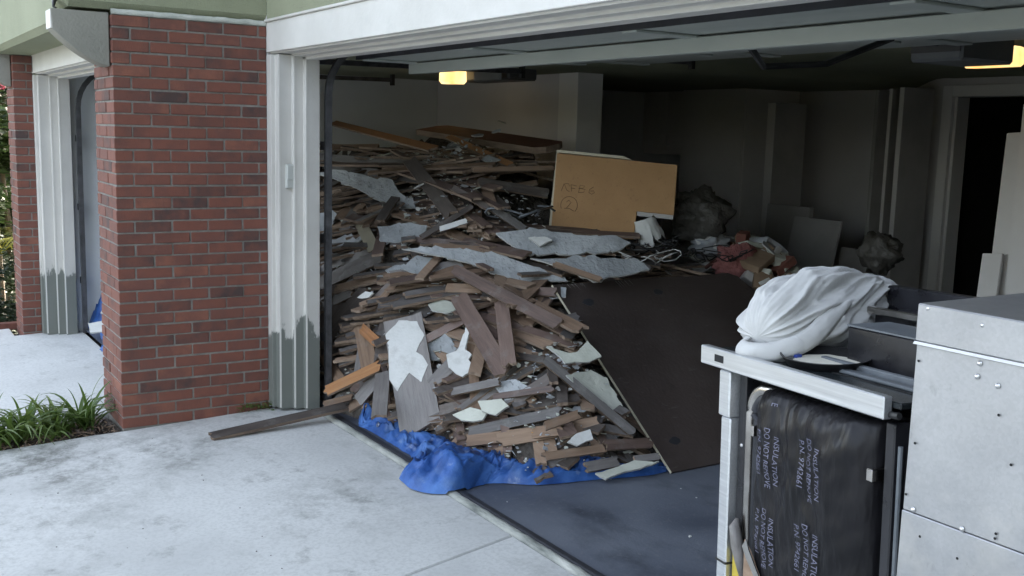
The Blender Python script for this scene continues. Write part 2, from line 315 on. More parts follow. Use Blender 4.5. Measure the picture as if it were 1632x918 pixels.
# garage floor, threshold
gf=MB().add([(-4.35,.285,0),(6.6,.285,0),(6.6,6.5,0),(-4.35,6.5,0)],[(0,1,2,3)]).build('garage_floor',M['gfloor']); tag(gf,kind='structure')
gf2=MB().add([(-4.35,-.52,-.002),(-.5,-.52,-.002),(-.5,.285,-.002),(-4.35,.285,-.002)],[(0,1,2,3)]).build('garage_floor_apron',M['gfloor']); tag(gf2,kind='structure')
mb=MB(); prof=[(.205,-.12),(.205,-.004),(.216,.008),(.232,.014),(.247,.010),(.256,.002),(.256,-.12)]
vs=[];fs=[];nn=260
for i in range(nn+1):
    x=.2+5.3*i/nn
    for k,(y,z) in enumerate(prof): vs.append((x,y+.004*fbm((x*5,k,0)),z+(.004*fbm((x*14,k,3)) if 0<k<6 else 0)))
for i in range(nn):
    for k in range(len(prof)-1): a=i*len(prof)+k; fs.append((a,a+1,a+1+len(prof),a+len(prof)))
th=mb.add(vs,fs).build('threshold_lip',M['lip'],smooth=True); tag(th,kind='structure')
rb=MB().prism([(.254,-.05),(.254,.006),(.262,.011),(.288,.011),(.297,.003),(.297,-.05)],'x',.2,5.5).build('rubber_strip',M['rubber'],th)

# ---------------------------------------------------------------- house shell
house=empty('house',(0,0,0)); tag(house,'pale green stucco house with white trimmed garage openings','house')
MB().box(-.0,9,.004,7,2.285,5.4).build('stucco_wall',M['stucco'],house)  # unseen upper storey and roof, added so the house shades the driveway
MB().prism([(-4.5,2.2),(-.46,2.2),(-.36,2.215),(-.25,2.262),(-.17,2.285),(-.10,2.289),(-.001,2.289),(-.001,5.4),(-4.5,5.4)],'y',-1.10,7.0).build('stucco_overhang',M['stucco'],house,bevel=.035)
MB().box(-4.5,-4.25,-.8,7,-.3,2.2).box(5.72,9,.004,.3,-.3,2.285).box(6.4,6.6,.3,7,-.3,2.285).box(-4.5,-.35,6.62,6.8,-.3,2.55).box(2.05,6.6,6.62,6.8,-.3,2.55).build('lower_wall',M['stucco'],house)
MB().prism([(-1.7,5.4),(7.6,5.4),(3,7.4)],'x',-5,9.5).build('roof',M['roof'],house)
def jampoly(s=1,x0=0,y0=0): return [(x0+s*a,y0+b) for a,b in [(0,0),(.074,0),(.074,.024),(.139,.024),(.139,.101),(.175,.101),(.175,.157),(.221,.157),(.221,.24),(0,.24)]]
# trim whose foot was brushed over with grey-green primer (ragged paint edge at knee height)
def jambmat(name,base,x0,sx):
    m=mk(name,[(.47,.455,.42),(.56,.545,.51)],2.5,.6,.12,bscale=60); n=m.node_tree;N=n.nodes.new;L=n.links.new;b=n.nodes['Principled BSDF']
    src=b.inputs['Base Color'].links[0].from_socket
    tc=N('ShaderNodeTexCoord'); sp=N('ShaderNodeSeparateXYZ'); L(tc.outputs['Object'],sp.inputs[0])
    mp=N('ShaderNodeMapping'); mp.inputs['Scale'].default_value=(4,8,3); L(tc.outputs['Object'],mp.inputs[0])
    nz=N('ShaderNodeTexNoise'); nz.inputs['Scale'].default_value=1.0; nz.inputs['Detail'].default_value=9; nz.inputs['Roughness'].default_value=.62; L(mp.outputs[0],nz.inputs['Vector'])
    a=N('ShaderNodeMath'); a.operation='MULTIPLY_ADD'; a.inputs[1].default_value=-.65; L(nz.outputs['Fac'],a.inputs[0]); L(sp.outputs['Z'],a.inputs[2])
    g=N('ShaderNodeMapRange'); g.inputs[1].default_value=base; g.inputs[2].default_value=base+.03; g.inputs[3].default_value=1; g.inputs[4].default_value=0; L(a.outputs[0],g.inputs[0])
    mx=N('ShaderNodeMix'); mx.data_type='RGBA'; L(g.outputs[0],mx.inputs[0]); L(src,mx.inputs[6]); mx.inputs[7].default_value=(.150,.160,.143,1); L(mx.outputs[2],b.inputs['Base Color']); return m
M['jamb']=jambmat('jamb_paint',.16,0,1)
def opening(x0,x1,y0,dz,zbot):
    for s,xx in ((1,x0),(-1,x1)):
        j=MB().prism(jampoly(s,xx,y0),'z',zbot,2.10+dz).build('jamb_trim',M['jamb'],house,bevel=.002)
        bd=MB()
        for (a,b) in ((.139,.024),(.175,.101),(.221,.157)):
            bd.box(xx+s*a-.005,xx+s*a+.002,y0+b-.0025,y0+b+.006,zbot+.01,2.09+dz)
        bd.build('bead',M['trim'],j)
    z=dz
    MB().prism([(y0,2.115+z),(y0+.024,2.115+z),(y0+.024,2.106+z),(y0+.101,2.106+z),(y0+.101,2.092+z),(y0+.157,2.092+z),(y0+.157,2.075+z),(y0+.243,2.075+z),(y0+.243,2.284+z),(y0,2.284+z)],'x',x0+.001,x1-.001).build('header_trim',M['trim'],house,bevel=.0025)
    MB().box(x0+.001,x1-.001,y0-.014,y0+.05,2.2845+z,2.299+z).build('header_cap',M['trim'],house,bevel=.003)
opening(0.0,5.71,0.0,0.0,.012)
opening(-3.2,-.50,-.815,-.055,-.035)
MB().box(-3.17,-3.155,-.818,-.812,2.07,2.19).build('rot_hole',M['flat_black'],house)
MB().box(-4.2,-3.2,-.80,-.55,2.0,2.21).box(-4.2,-3.62,-.80,-.6,-.3,2.0).build('side_wall',M['stucco'],house)
# corbels
def corbel(x0,x1,yt,yf,zt):
    P=[(yf,zt),(yt,zt),(yt+.006,zt-.105)]
    for i in range(1,9):
        t=i/8; P.append((yt+.006+(yf-yt-.04)*t,zt-.105-.175*t-.02*math.sin(math.pi*t)))
    P.append((yf,zt-.285))
    c=MB().prism(P,'x',x0,x1).build('corbel',M['corbel'],house,bevel=.004)
    MB().box(x0+.004,x1-.004,yt-.0015,yt+.008,zt-.10,zt-.004).build('end_grain',M['trim'],c)
corbel(-.185,-.03,-1.152,-.862,2.272)
corbel(-3.42,-3.27,-1.19,-.96,2.235)
# dark insulated cable stub over the corbel
MB().tube([(-.15,-1.105,2.34),(-.12,-1.12,2.315),(-.09,-1.125,2.30),(-.08,-1.13,2.285),(-.06,-1.12,2.278)],[.012,.011,.009,.006,.004],8).build('cable_stub',M['iron'],house,smooth=True)
# door keypad on jamb
kp=empty('door_keypad',(.1395,.078,1.405)); tag(kp,'small light grey plastic keypad box mounted on the white door jamb','keypad')
MB().box(0,.028,-.022,.030,-.07,.07).build('case',M['plastic'],kp,bevel=.006)
MB().box(.028,.034,-.018,.026,-.02,.064).build('flip_cover',M['plastic'],kp,bevel=.003)

# ---------------------------------------------------------------- brick pillars
BH,BP,BL,BD=.0556,.0656,.1936,.092
def brickmesh(l,name='brick'):
    return MB().box(0,l,0,BD,0,BH).mesh(name,M['brick'],bevel=.0028)
bm_full=brickmesh(BL); bm_half=brickmesh(BD)
bcache={}
def bmesh_len(l):
    k=round(l,3)
    if k not in bcache: bcache[k]=brickmesh(l)
    return bcache[k]
def pillar(label,px,py,ny,wx,k0,k1,zoff,backcut):
    """px,py: near corner (X max, Y min); +X face runs ny metres along +Y, -Y face wx metres along -X"""
    root=empty('brick_pillar',(px,py,0)); tag(root,label,'brick pillar','brick pillars beside the garage doors')
    zt=(34.5-k0)*BP+zoff; zb=(34.5-k1)*BP+zoff
    i=.006
    MB().box(-wx+i,-i,i,backcut,zb-.25,zt+.001).build('mortar_core',M['mortar'],root)
    J=.0096
    for k in range(k0,k1):
        z=(34.5-k-1)*BP+zoff+.005
        odd=(k-k0)%2==0
        def jit(): return random.uniform(-.0024,.0024)
        # +X face: bricks along Y (local x axis -> +Y): rotate +90 about Z : local (x,y)->( -y, x)
        y=0.0
        first=True
        while y<ny-.02:
            if first and not odd:
                y=BD+J; first=False; continue
            l=min(BL,ny-y)
            b=put('brick',bm_full if l==BL else bmesh_len(l),root,(jit(),y+jit()*.7,z+jit()*.6),(jit()*1.5,jit()*1.5,math.pi/2+jit()*2))
            y+=l+J; first=False
        # -Y face: bricks along X
        x=0.0; first=True
        while x<wx-.02:
            if first and odd: x=BD+J; first=False; continue
            l=min(BL,wx-x)
            b=put('brick',bm_full if l>BL-.001 else bmesh_len(l),root,(-x-l+jit()*.7,jit(),z+jit()*.6),(jit()*1.5,jit()*1.5,jit()*2))
            x+=l+J; first=False
    return root
pm=pillar('wide red brick pillar standing between the two garage doors',0,-.857,.856,.498,0,35,0,.857)
mb=MB(); n=40; vs=[];fs=[]
for i in range(n+1):
    y=-.002+.858*i/n
    e=.004*fbm((i*.35,0,2)); e2=.005*fbm((i*.3,5,2))
    vs+=[(-.02,y,.02-.02),(.004+e,y,.0+e2*.6),(.006+e,y,.018+e2),(-.004,y,.029+e2),(-.03,y,.030)]
for i in range(n):
    for k in range(4): a=i*5+k; fs.append((a,a+1,a+6,a+5))
o=mb.add(vs,fs).build('mortar_cap',M['cap'],pm,loc=(0,0,2.264),smooth=True)
pl=pillar('narrow distant red brick pillar at far left beside the single door trim',-3.2,-.956,.141,.40,2,37,0.065,.40)
# edging bricks along the far bed
eg=empty('brick_edging',(-3.62,-1.3,-.06)); tag(eg,'low red brick edging in front of the dark hedge','edging')
for i in range(7): put('brick',bm_full,eg,(-.02-.02*i*0,-.62+i*.205,-.02),(0,0,math.pi/2+.02))

# ---------------------------------------------------------------- garage interior
def wall(name,mat,*b): o=MB().box(*b).build(name,mat); tag(o,kind='structure'); return o
wall('wall_left',M['lwall'],-4.24,-3.6,-.54,6.6,-.05,2.56)
wall('wall_partition',M['iwall'],-3.6,-1.405,3.05,3.27,0,2.56)
wall('wall_side_liner',M['lwall'],-3.59,-3.10,-.56,.6,-.05,2.56)
wall('wall_right',M['iwall'],6.2,6.39,.25,6.6,-.05,2.56)
wall('wall_back_left',M['iwall'],-3.95,.03,6.4,6.61,0,2.56)
wall('wall_back_right',M['iwall'],0.92,6.2,6.4,6.61,0,2.56)
wall('wall_back_lintel',M['iwall'],.03,.92,6.4,6.61,2.12,2.56)
wall('ceiling',M['ceil'],-4.24,6.39,.25,6.6,2.561,2.75)
wall('ceiling_side_bay',M['ceil'],-4.24,-.0,-.57,.249,2.561,2.75)
wall('wall_inner_front',M['iwall'],-.5,-.001,.003,.24,0,2.56)
wall('wall_header_inner',M['iwall'],-.0,6.2,.245,.30,2.30,2.56)
# hall beyond the doorway; its unlit darkness is put into black walls
wall('hall_back',M['flat_black'],-.3,2,8.3,8.4,0,2.5); wall('hall_left',M['flat_black'],-.2,-.1,6.62,8.3,0,2.5); wall('hall_right',M['flat_black'],1.5,1.6,6.62,8.3,0,2.5); wall('hall_ceiling',M['flat_black'],-.2,1.7,6.62,8.3,2.5,2.6)
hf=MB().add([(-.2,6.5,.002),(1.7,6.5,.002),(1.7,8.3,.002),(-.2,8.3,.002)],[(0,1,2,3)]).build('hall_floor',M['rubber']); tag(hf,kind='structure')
dc=empty('door_frame',(0,6.38,0)); tag(dc,'pale casing around the dark doorway in the garage back wall','door frame')
for n_,b in (('side_casing',(-.07,.03,-.02,.02,0,2.22)),('side_casing',(.92,1.02,-.02,.02,0,2.22)),('head_casing',(.032,.918,-.02,.02,2.12,2.22)),('stop',(.03,.06,.021,.2,0,2.118))):
    MB().box(*b).build(n_,M['cab'],dc,bevel=.003)
cl=empty('support_column',(-1.265,3.17,0)); tag(cl,'pale square column at the end of the inner partition wall','column')
MB().box(-.137,.137,-.13,.13,0,2.56).build('shaft',M['cab'],cl,bevel=.004)
MB().box(-.15,.15,-.143,.143,0,.10).build('base_board',M['cab'],cl,bevel=.004)
def cabinet(label,x0,x1,y0,y1,z0,z1,doors,handles=True):
    c=empty('cabinet',(x0,y0,z0)); tag(c,label,'cabinet')
    MB().box(0,x1-x0,.022,y1-y0,0,z1-z0).build('carcass',M['cab'],c,bevel=.003)
    wd=(x1-x0)/doors
    for i in range(doors):
        d=MB().box(i*wd+.004,(i+1)*wd-.004,0,.019,.05,z1-z0-.004).build('cabinet_door',M['cab'],c,bevel=.003)
        if handles:
            s=(i+1)*wd-.05 if i%2==0 else i*wd+.05
            hz=(z1-z0)*.12 if z0>.8 else (z1-z0)*.5
            MB().tube([(s,0,hz),(s,-.025,hz),(s,-.025,hz+.1),(s,0,hz+.1)],.005,6).build('handle',M['screw'],d)
    return c
cabinet('white wall cabinet with two small handles behind the column',-3.58,-2.75,5.75,6.39,1.5,2.42,2)
cabinet('tall plain white cabinet right of the handled wall cabinet',-2.74,-1.80,5.6,6.39,0.0,2.43,1,False)
cabinet('low white base cabinet below the wall cabinet, mostly hidden by debris',-3.58,-2.75,5.75,6.39,0,.9,2)
# things leaning on the back wall
def lean(name,label,cat,x,y,w,t,h,ang,yaw=0,mat='cabd',trim=None,group=None):
    e=empty(name,(x,y,0.002),(R(-ang),0,R(yaw))); tag(e,label,cat,group)
    MB().box(0,w,0,t,0,h).build('board',M[mat],e,bevel=.003)
    MB().box(.002,w-.002,-.004,-.0005,.004,h-.004).build('front_face',M['cab'] if trim else M[mat],e)  # with trim, the front is coloured paler for the light it catches
    return e
lean('leaning_slab','tall grey slab with lit front edge coloured pale leaning right of the white cabinets','panel',-1.23,5.35,.10,.42,2.04,0,0,'cabd',1)
lean('leaning_slab','short stub panel standing in front of the tall grey slab','panel',-1.02,5.15,.52,.05,1.10,3,0,'cabd')
lean('leaning_board','greenish flat board tilted against the short stub panel','panel',-.47,4.75,.55,.02,1.05,12,-4,'cabd')
lean('leaning_board','narrow dim board right of the tilted greenish board','panel',-.05,5.0,.28,.02,.80,10,5,'cabd')
lean('closet_door','leftmost thin slab of the tall closet doors on the back wall','closet door',-.36,5.8,.035,.25,2.16,0,0,'cabd')
lean('closet_door','middle slab of the tall closet doors on the back wall','closet door',-.21,5.8,.035,.18,2.17,0,0,'cabd',1)
lean('closet_door','widest right slab of the tall closet doors on the back wall','closet door',-.10,5.8,.05,.42,2.18,0,0,'cabd',1)
for (x,y,w_,h_,rx,ry,lb) in ((2.02,4.05,.18,1.80,-9,-4,'pale shelf board leaning by the dark doorway, farthest left'),(2.02,3.92,.14,1.02,-12,-5,'shorter pale shelf board leaning in front of the doorway boards'),(2.26,3.90,.42,1.98,-8,-5,'wide pale shelf board leaning at the right edge by the doorway')):
    b_=lean('shelf_board',lb,'shelf board',x,y,w_,.02,h_,0,0,'cab',1); b_.rotation_euler=(R(rx),R(ry),0)


# ---------------------------------------------------------------- overhead door, tracks, openers
od=empty('overhead_door',(0,0,2.1)); tag(od,'white sectional garage door rolled up overhead under the ceiling','garage door')
for i in range(4):
    y0=.47+i*.535; z0=-.005+i*.03
    s=MB().box(.24,5.47,y0,y0+.53,z0,z0+.042).build('door_section',M['door'],od,bevel=.004)
    for x in (.3,1.5,2.75,4.0,5.35): MB().box(x-.045,x+.045,y0+.02,y0+.51,z0-.012,z0-.0005).build('stile',M['door'],s,bevel=.003)
MB().box(.24,5.47,.80,.845,-.075,-.014).build('strut',M['door'],od,bevel=.003)
MB().box(.24,5.47,.455,.469,-.012,.04).build('bottom_seal',M['rubber'],od)
for x in (1.0,2.45,3.4,4.45): 
    h=MB().box(x-.035,x+.035,.855,.95,-.035,-.013).build('hinge',M['track'],od)
    MB().tube([(x-.03,.90,-.036),(x+.03,.90,-.036)],.009,8).build('pin',M['iron'],h)
ab=MB().tube([(3.02,.86,-.05),(3.02,.95,-.13),(3.02,1.3,-.10),(3.02,1.7,.03)],.014,6).build('arm',M['iron'],od)
def track(x,y0,z0,label,yend,zt):
    t=empty('door_track',(x,y0,z0)); tag(t,label,'track','galvanised door tracks')
    path=[(0,0,0),(0,0,zt-.32-z0)]
    for i in range(1,9):
        a=i/8*math.pi/2; path.append((0,.32*(1-math.cos(a)),zt-z0-.32+.32*math.sin(a)))
    path.append((0,yend-y0,zt-z0+.03))
    mb=MB(); vs=[];fs=[]
    pr=[(-.022,.018),(-.022,-.018),(.012,-.018),(.012,.018)]
    for i,p in enumerate(path):
        a=Vector(path[min(i+1,len(path)-1)])-Vector(path[max(i-1,0)]); a.normalize(); b=a.cross(Vector((1,0,0)))
        for u,v in pr: vs.append(Vector(p)+Vector((u,0,0))+b*v)
    for i in range(len(path)-1):
        for k in range(4): fs.append((i*4+k,i*4+(k+1)%4,(i+1)*4+(k+1)%4,(i+1)*4+k))
    mb.add(vs,fs).build('channel',M['track'],t)
    for z in (.4,1.0,1.55): MB().box(-.09,-.02,-.015,.02,z,z+.05).build('bracket',M['track'],t)
    MB().box(-.02,.02,yend-y0-.03,yend-y0+.0,zt-z0-.02,2.55-z0).build('hanger',M['iron'],t)
    return t
track(.205,.30,.01,'dark vertical door track just inside the left jamb of the wide opening',3.1,2.20)
track(5.50,.30,.01,'door track at the right end of the wide opening',3.1,2.20)
track(-2.96,-.52,-.02,'grey door track seen through the narrow single door at far left',2.25,2.12)
track(-.73,-.52,-.02,'door track on the hidden right side of the single door',2.25,2.12)
def opener(loc,label,yaw,lens_poly,rail=True):
    e=empty('door_opener',loc,(0,0,R(yaw))); tag(e,label,'door opener','ceiling garage door openers')
    MB().box(-.16,.16,-.24,.22,-.075,.085).build('motor_case',M['opener_grey'],e,bevel=.015)
    MB().box(-.15,.15,-.245,-.235,-.03,.03).build('vent_plate',M['lampbody'],e)
    l=MB().prism(lens_poly,'x',-.15,.15).build('light_lens',M['lens'],e,bevel=.012)
    for x in (-.12,.12): MB().box(x-.012,x+.012,-.01,.01,.085,.40).build('strap',M['iron'],e)
    if rail: MB().box(-.02,.02,-2.0,-.242,.0,.03).build('rail',M['iron'],e)
    return e
# side-bay opener: lens faces the opening; main opener: lens towards the back of the motor
e=empty('door_opener',(-1.55,2.3,2.15)); tag(e,'opener with glowing amber lens hanging over the side bay','door opener','ceiling garage door openers')
MB().box(-.40,.42,.065,.34,-.04,.10).build('motor_case',M['lampbody'],e,bevel=.015)
MB().box(-.02,.40,-.0,.019,-.05,.04).build('vent_plate',M['opener_grey'],e,bevel=.01)
MB().prism([(-.55,-.055),(-.21,-.065),(-.225,.10),(-.54,.085)],'y',-.05,.06).build('light_lens',M['lens'],e,bevel=.025)
for x in (-.15,.3): MB().box(x-.012,x+.012,.1,.12,.085,.40).build('strap',M['iron'],e)
opener((2.42,3.05,2.20),'grey opener glowing only along its lens edge, hanging at upper right',0,[(.221,-.082),(.33,-.078),(.36,-.03),(.36,.02),(.30,.03),(.221,.03)])

# ---------------------------------------------------------------- unseen trees added opposite the house to shade the low sky
def added_tree(seed):
    rd=random.Random(seed); lv=MB(); cs=[(rd.gauss(0,1.7),rd.gauss(0,1.7),rd.uniform(3.2,8.6),rd.uniform(1.3,2.2)) for _ in range(14)]
    for i in range(5200):
        cx,cy_,cz,r=rd.choice(cs); d=Vector((rd.gauss(0,.5),rd.gauss(0,.5),rd.gauss(0,.5)))
        if d.length>1.1: continue
        s=rd.uniform(.18,.40); Mx=Matrix.Translation(Vector((cx,cy_,cz))+d*r)@Matrix.Rotation(rd.uniform(0,6.28),4,'Z')@Matrix.Rotation(rd.uniform(-1.3,1.3),4,'X')
        lv.add([(0,0,0),(s*.5,.35*s,.05*s),(s,0,-.1*s),(s*.5,-.35*s,.05*s)],[(0,1,2,3)],0,Mx)
    tr=MB().tube([(0,0,-.3),(.05,0,1.5),(0,.1,3.2),(.1,0,6)],[.28,.22,.17,.05],10)
    for a in range(5): tr.tube([(0,.05,2.6+a*.4),(math.cos(a*1.3)*1.1,math.sin(a*1.3)*1.1,4.2+a*.5),(math.cos(a*1.3)*2,math.sin(a*1.3)*2,5.4+a*.5)],[.10,.06,.02],8)
    return lv.mesh('crown',M['added_leaf']),tr.mesh('trunk',M['bark'],True)
tms=[added_tree(31),added_tree(32)]
for i,x in enumerate((-13,-4,7,18)):
    e=empty('added_tree',(x,-17.5-1.8*(i%2),-.6),(0,0,i*1.3)); tag(e,'big leafy unseen tree added opposite to shade low sky, %s of the row'%['first','second','third','last'][i],'tree','unseen trees added across the street')
    put('crown',tms[i%2][0],e); put('trunk',tms[i%2][1],e)

for i,(x,y) in enumerate(((15,-9),(14,-3.5),(17,2))):  # unseen trees added on the right to keep sky light off the jambs
    e=empty('added_tree',(x,y,-.6),(0,0,i*2.1+.5)); tag(e,'leafy unseen tree added right of the garage to block side sky, '+['nearest the street','in the middle','farthest back'][i],'tree','unseen trees added right of the garage')
    put('crown',tms[i%2][0],e); put('trunk',tms[i%2][1],e)
# ================================================================ DEBRIS PILE
def sm(a,b,x):
    t=min(1,max(0,(x-a)/(b-a)));return t*t*(3-2*t)
def H(x,y):
    foot=.30+.24*sm(.1,1.7,x)
    d1=y-foot; d2=(2.06-x)
    k=.25
    h=max(0,min(1,.5+.5*(d2-d1)/k)); d=d2*(1-h)+d1*h-k*h*(1-h)
    if d<=0: return 0.0
    s=2.5+(1.25-2.5)*sm(-.1,1.0,x)
    T=1.75+(1.15-1.75)*sm(-.7,.7,x)
    v=T*(1-math.exp(-s*d/T))
    v*=1-sm(2.0,2.9,y)*sm(-1.5,-1.0,x)*(1-.55*sm(.2,.9,x))
    if x<-.6: v*=1-sm(2.8,3.04,y)
    v+=.05*math.sin(3.1*x+1.7*y)*min(1,d*2)+.03*math.sin(7.3*x-5.1*y+1)*min(1,d*2)
    if x>1.0 and 1.2<y<2.95:
        pz=max(0,(2.15-x)*.724-.07); k2=min(1,(y-1.2)/.12)*sm(1.0,1.1,x)
        if v>pz: v=v+(pz-v)*k2
    if y>2.6 and x>.2: v=max(v,.98*math.exp(-((x-.78)/.55)**2-((y-3.2)/.46)**2)+.06*math.sin(9*x+5*y)*sm(2.8,3.1,y)*sm(2.3,1.6,x)) if y>2.95 else v
    return max(0,v)
def Hn(x,y,e=.12):
    return Vector((-(H(x+e,y)-H(x-e,y))/(2*e),-(H(x,y+e)-H(x,y-e))/(2*e),1)).normalized()
# core of rubble under the planks (uncountable)
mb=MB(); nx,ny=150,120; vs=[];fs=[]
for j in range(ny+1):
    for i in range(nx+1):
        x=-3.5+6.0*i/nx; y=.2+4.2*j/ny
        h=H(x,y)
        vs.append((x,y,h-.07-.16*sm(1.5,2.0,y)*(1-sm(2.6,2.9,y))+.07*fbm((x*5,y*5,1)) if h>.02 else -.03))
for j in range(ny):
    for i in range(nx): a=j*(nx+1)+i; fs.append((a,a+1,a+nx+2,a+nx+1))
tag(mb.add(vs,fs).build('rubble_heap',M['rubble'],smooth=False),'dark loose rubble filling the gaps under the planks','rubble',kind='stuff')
# plank meshes: tongue-and-groove section, slight bow, splintered ends
def plank_mb(L,Wd,T,seed,bow=0.0,jag=.5,mi0=0,segs=4):
    rd=random.Random(seed); mb=MB(); 
    sec=[(-.5*Wd,-.5*T),(.5*Wd,-.5*T),(.5*Wd,-.12*T),(.5*Wd+.006,-.12*T),(.5*Wd+.006,.2*T),(.5*Wd,.2*T),(.5*Wd,.5*T),(-.5*Wd,.5*T)]
    cols=[-.5,-.25,0,.25,.5]
    vs=[];fs=[];ms=[]
    # strips across the width give ragged ends
    e0=[rd.uniform(0,jag*Wd) for _ in cols]; e1=[rd.uniform(0,jag*Wd) for _ in cols]
    if rd.random()<.45: e0=[0+.1*Wd*rd.random()*k for k in range(5)]
    def zb(t): return bow*4*t*(1-t)
    TT=[0,.12,.5,.88,1] if segs==4 else [i/segs for i in range(segs+1)]
    for s in range(segs+1):
        t=TT[s]; f0=1.0 if s==0 else 0.0; f1=1.0 if s==segs else 0.0
        for side in (0,1):
            for k,cw in enumerate(cols):
                x=-.5*L+e0[k]*f0+L*t-e1[k]*f1
                vs.append((x,cw*Wd,zb(t)+(.5*T if side else -.5*T)))
    n=10
    for s in range(segs):
        for k in range(4):
            a=s*n+k; fs.append((a,a+1,a+n+1,a+n)); ms.append(1)              # underside
            a=s*n+5+k; fs.append((a,a+n,a+n+1,a+1)); ms.append(0)           # face
        a=s*n; fs.append((a,a+n,a+n+5,a+5)); ms.append(1)
        a=s*n+4; fs.append((a,a+5,a+n+5,a+n)); ms.append(1)
    for k in range(4):
        fs.append((k,k+5,k+6,k+1)); ms.append(1)
        a=segs*n+k; fs.append((a,a+1,a+6,a+5)); ms.append(1)
    mb.add(vs,fs); mb.m=ms
    return mb
pcache={}
def plank_mesh(L,Wd,kind,v,bow=0):
    k=(L,Wd,kind,v,bow)
    if k not in pcache:
        pcache[k]=plank_mb(L,Wd,.016,hash((L,Wd,v))&0xffff,bow,.55 if v else .25).mesh('plank',[W[kind],W['edge']])
    return pcache[k]
def frame(o,u,n):
    u=u.normalized(); n=(n-u*n.dot(u)).normalized(); v=n.cross(u)
    m=Matrix((u,v,n)).transposed().to_4x4(); m.translation=o; return m
LBL={'dark':'dark brown weathered floor plank lying in the debris pile','grey':'dusty grey floor plank lying in the debris pile','brown':'reddish brown floor plank lying in the debris pile',
 'tan':'raw tan wood strip lying in the debris pile','orange':'bright orange raw wood strip lying in the debris pile'}
def where(base,p,L,Wd):
    b=base.replace(' lying in the debris pile','')
    ln='long' if L>.9 else 'short' if L<.5 else 'medium length'
    if Wd<.05: ln+=' narrow'
    elif Wd>.1: ln+=' wide'
    if p.x<-.6: r='deep in the left pile end' if p.z<1.1 else 'atop the left pile end'
    elif p.x<.35: r='low on the pile behind the left jamb' if p.z<.5 else 'on the pile face behind the left jamb' if p.z<1 else 'high, left of the notched panel'
    elif p.x<1.2: r='at the foot beside the white board' if p.z<.3 else 'on the middle pile face' if p.z<.75 else 'high, below the notched panel'
    else: r='low at the pile front near the tarp' if p.z<.3 else 'on the flank by the dark panel'
    return ln+' '+b+' '+r
def add_plank(Mx,L,Wd,kind,v,label=None,bow=0,group='planks in the debris pile'):
    o=put('plank',plank_mesh(L,Wd,kind,v,bow),M=Mx)
    p=Mx.translation; tag(o,where(LBL[kind],p,L,Wd),'plank',group); return o
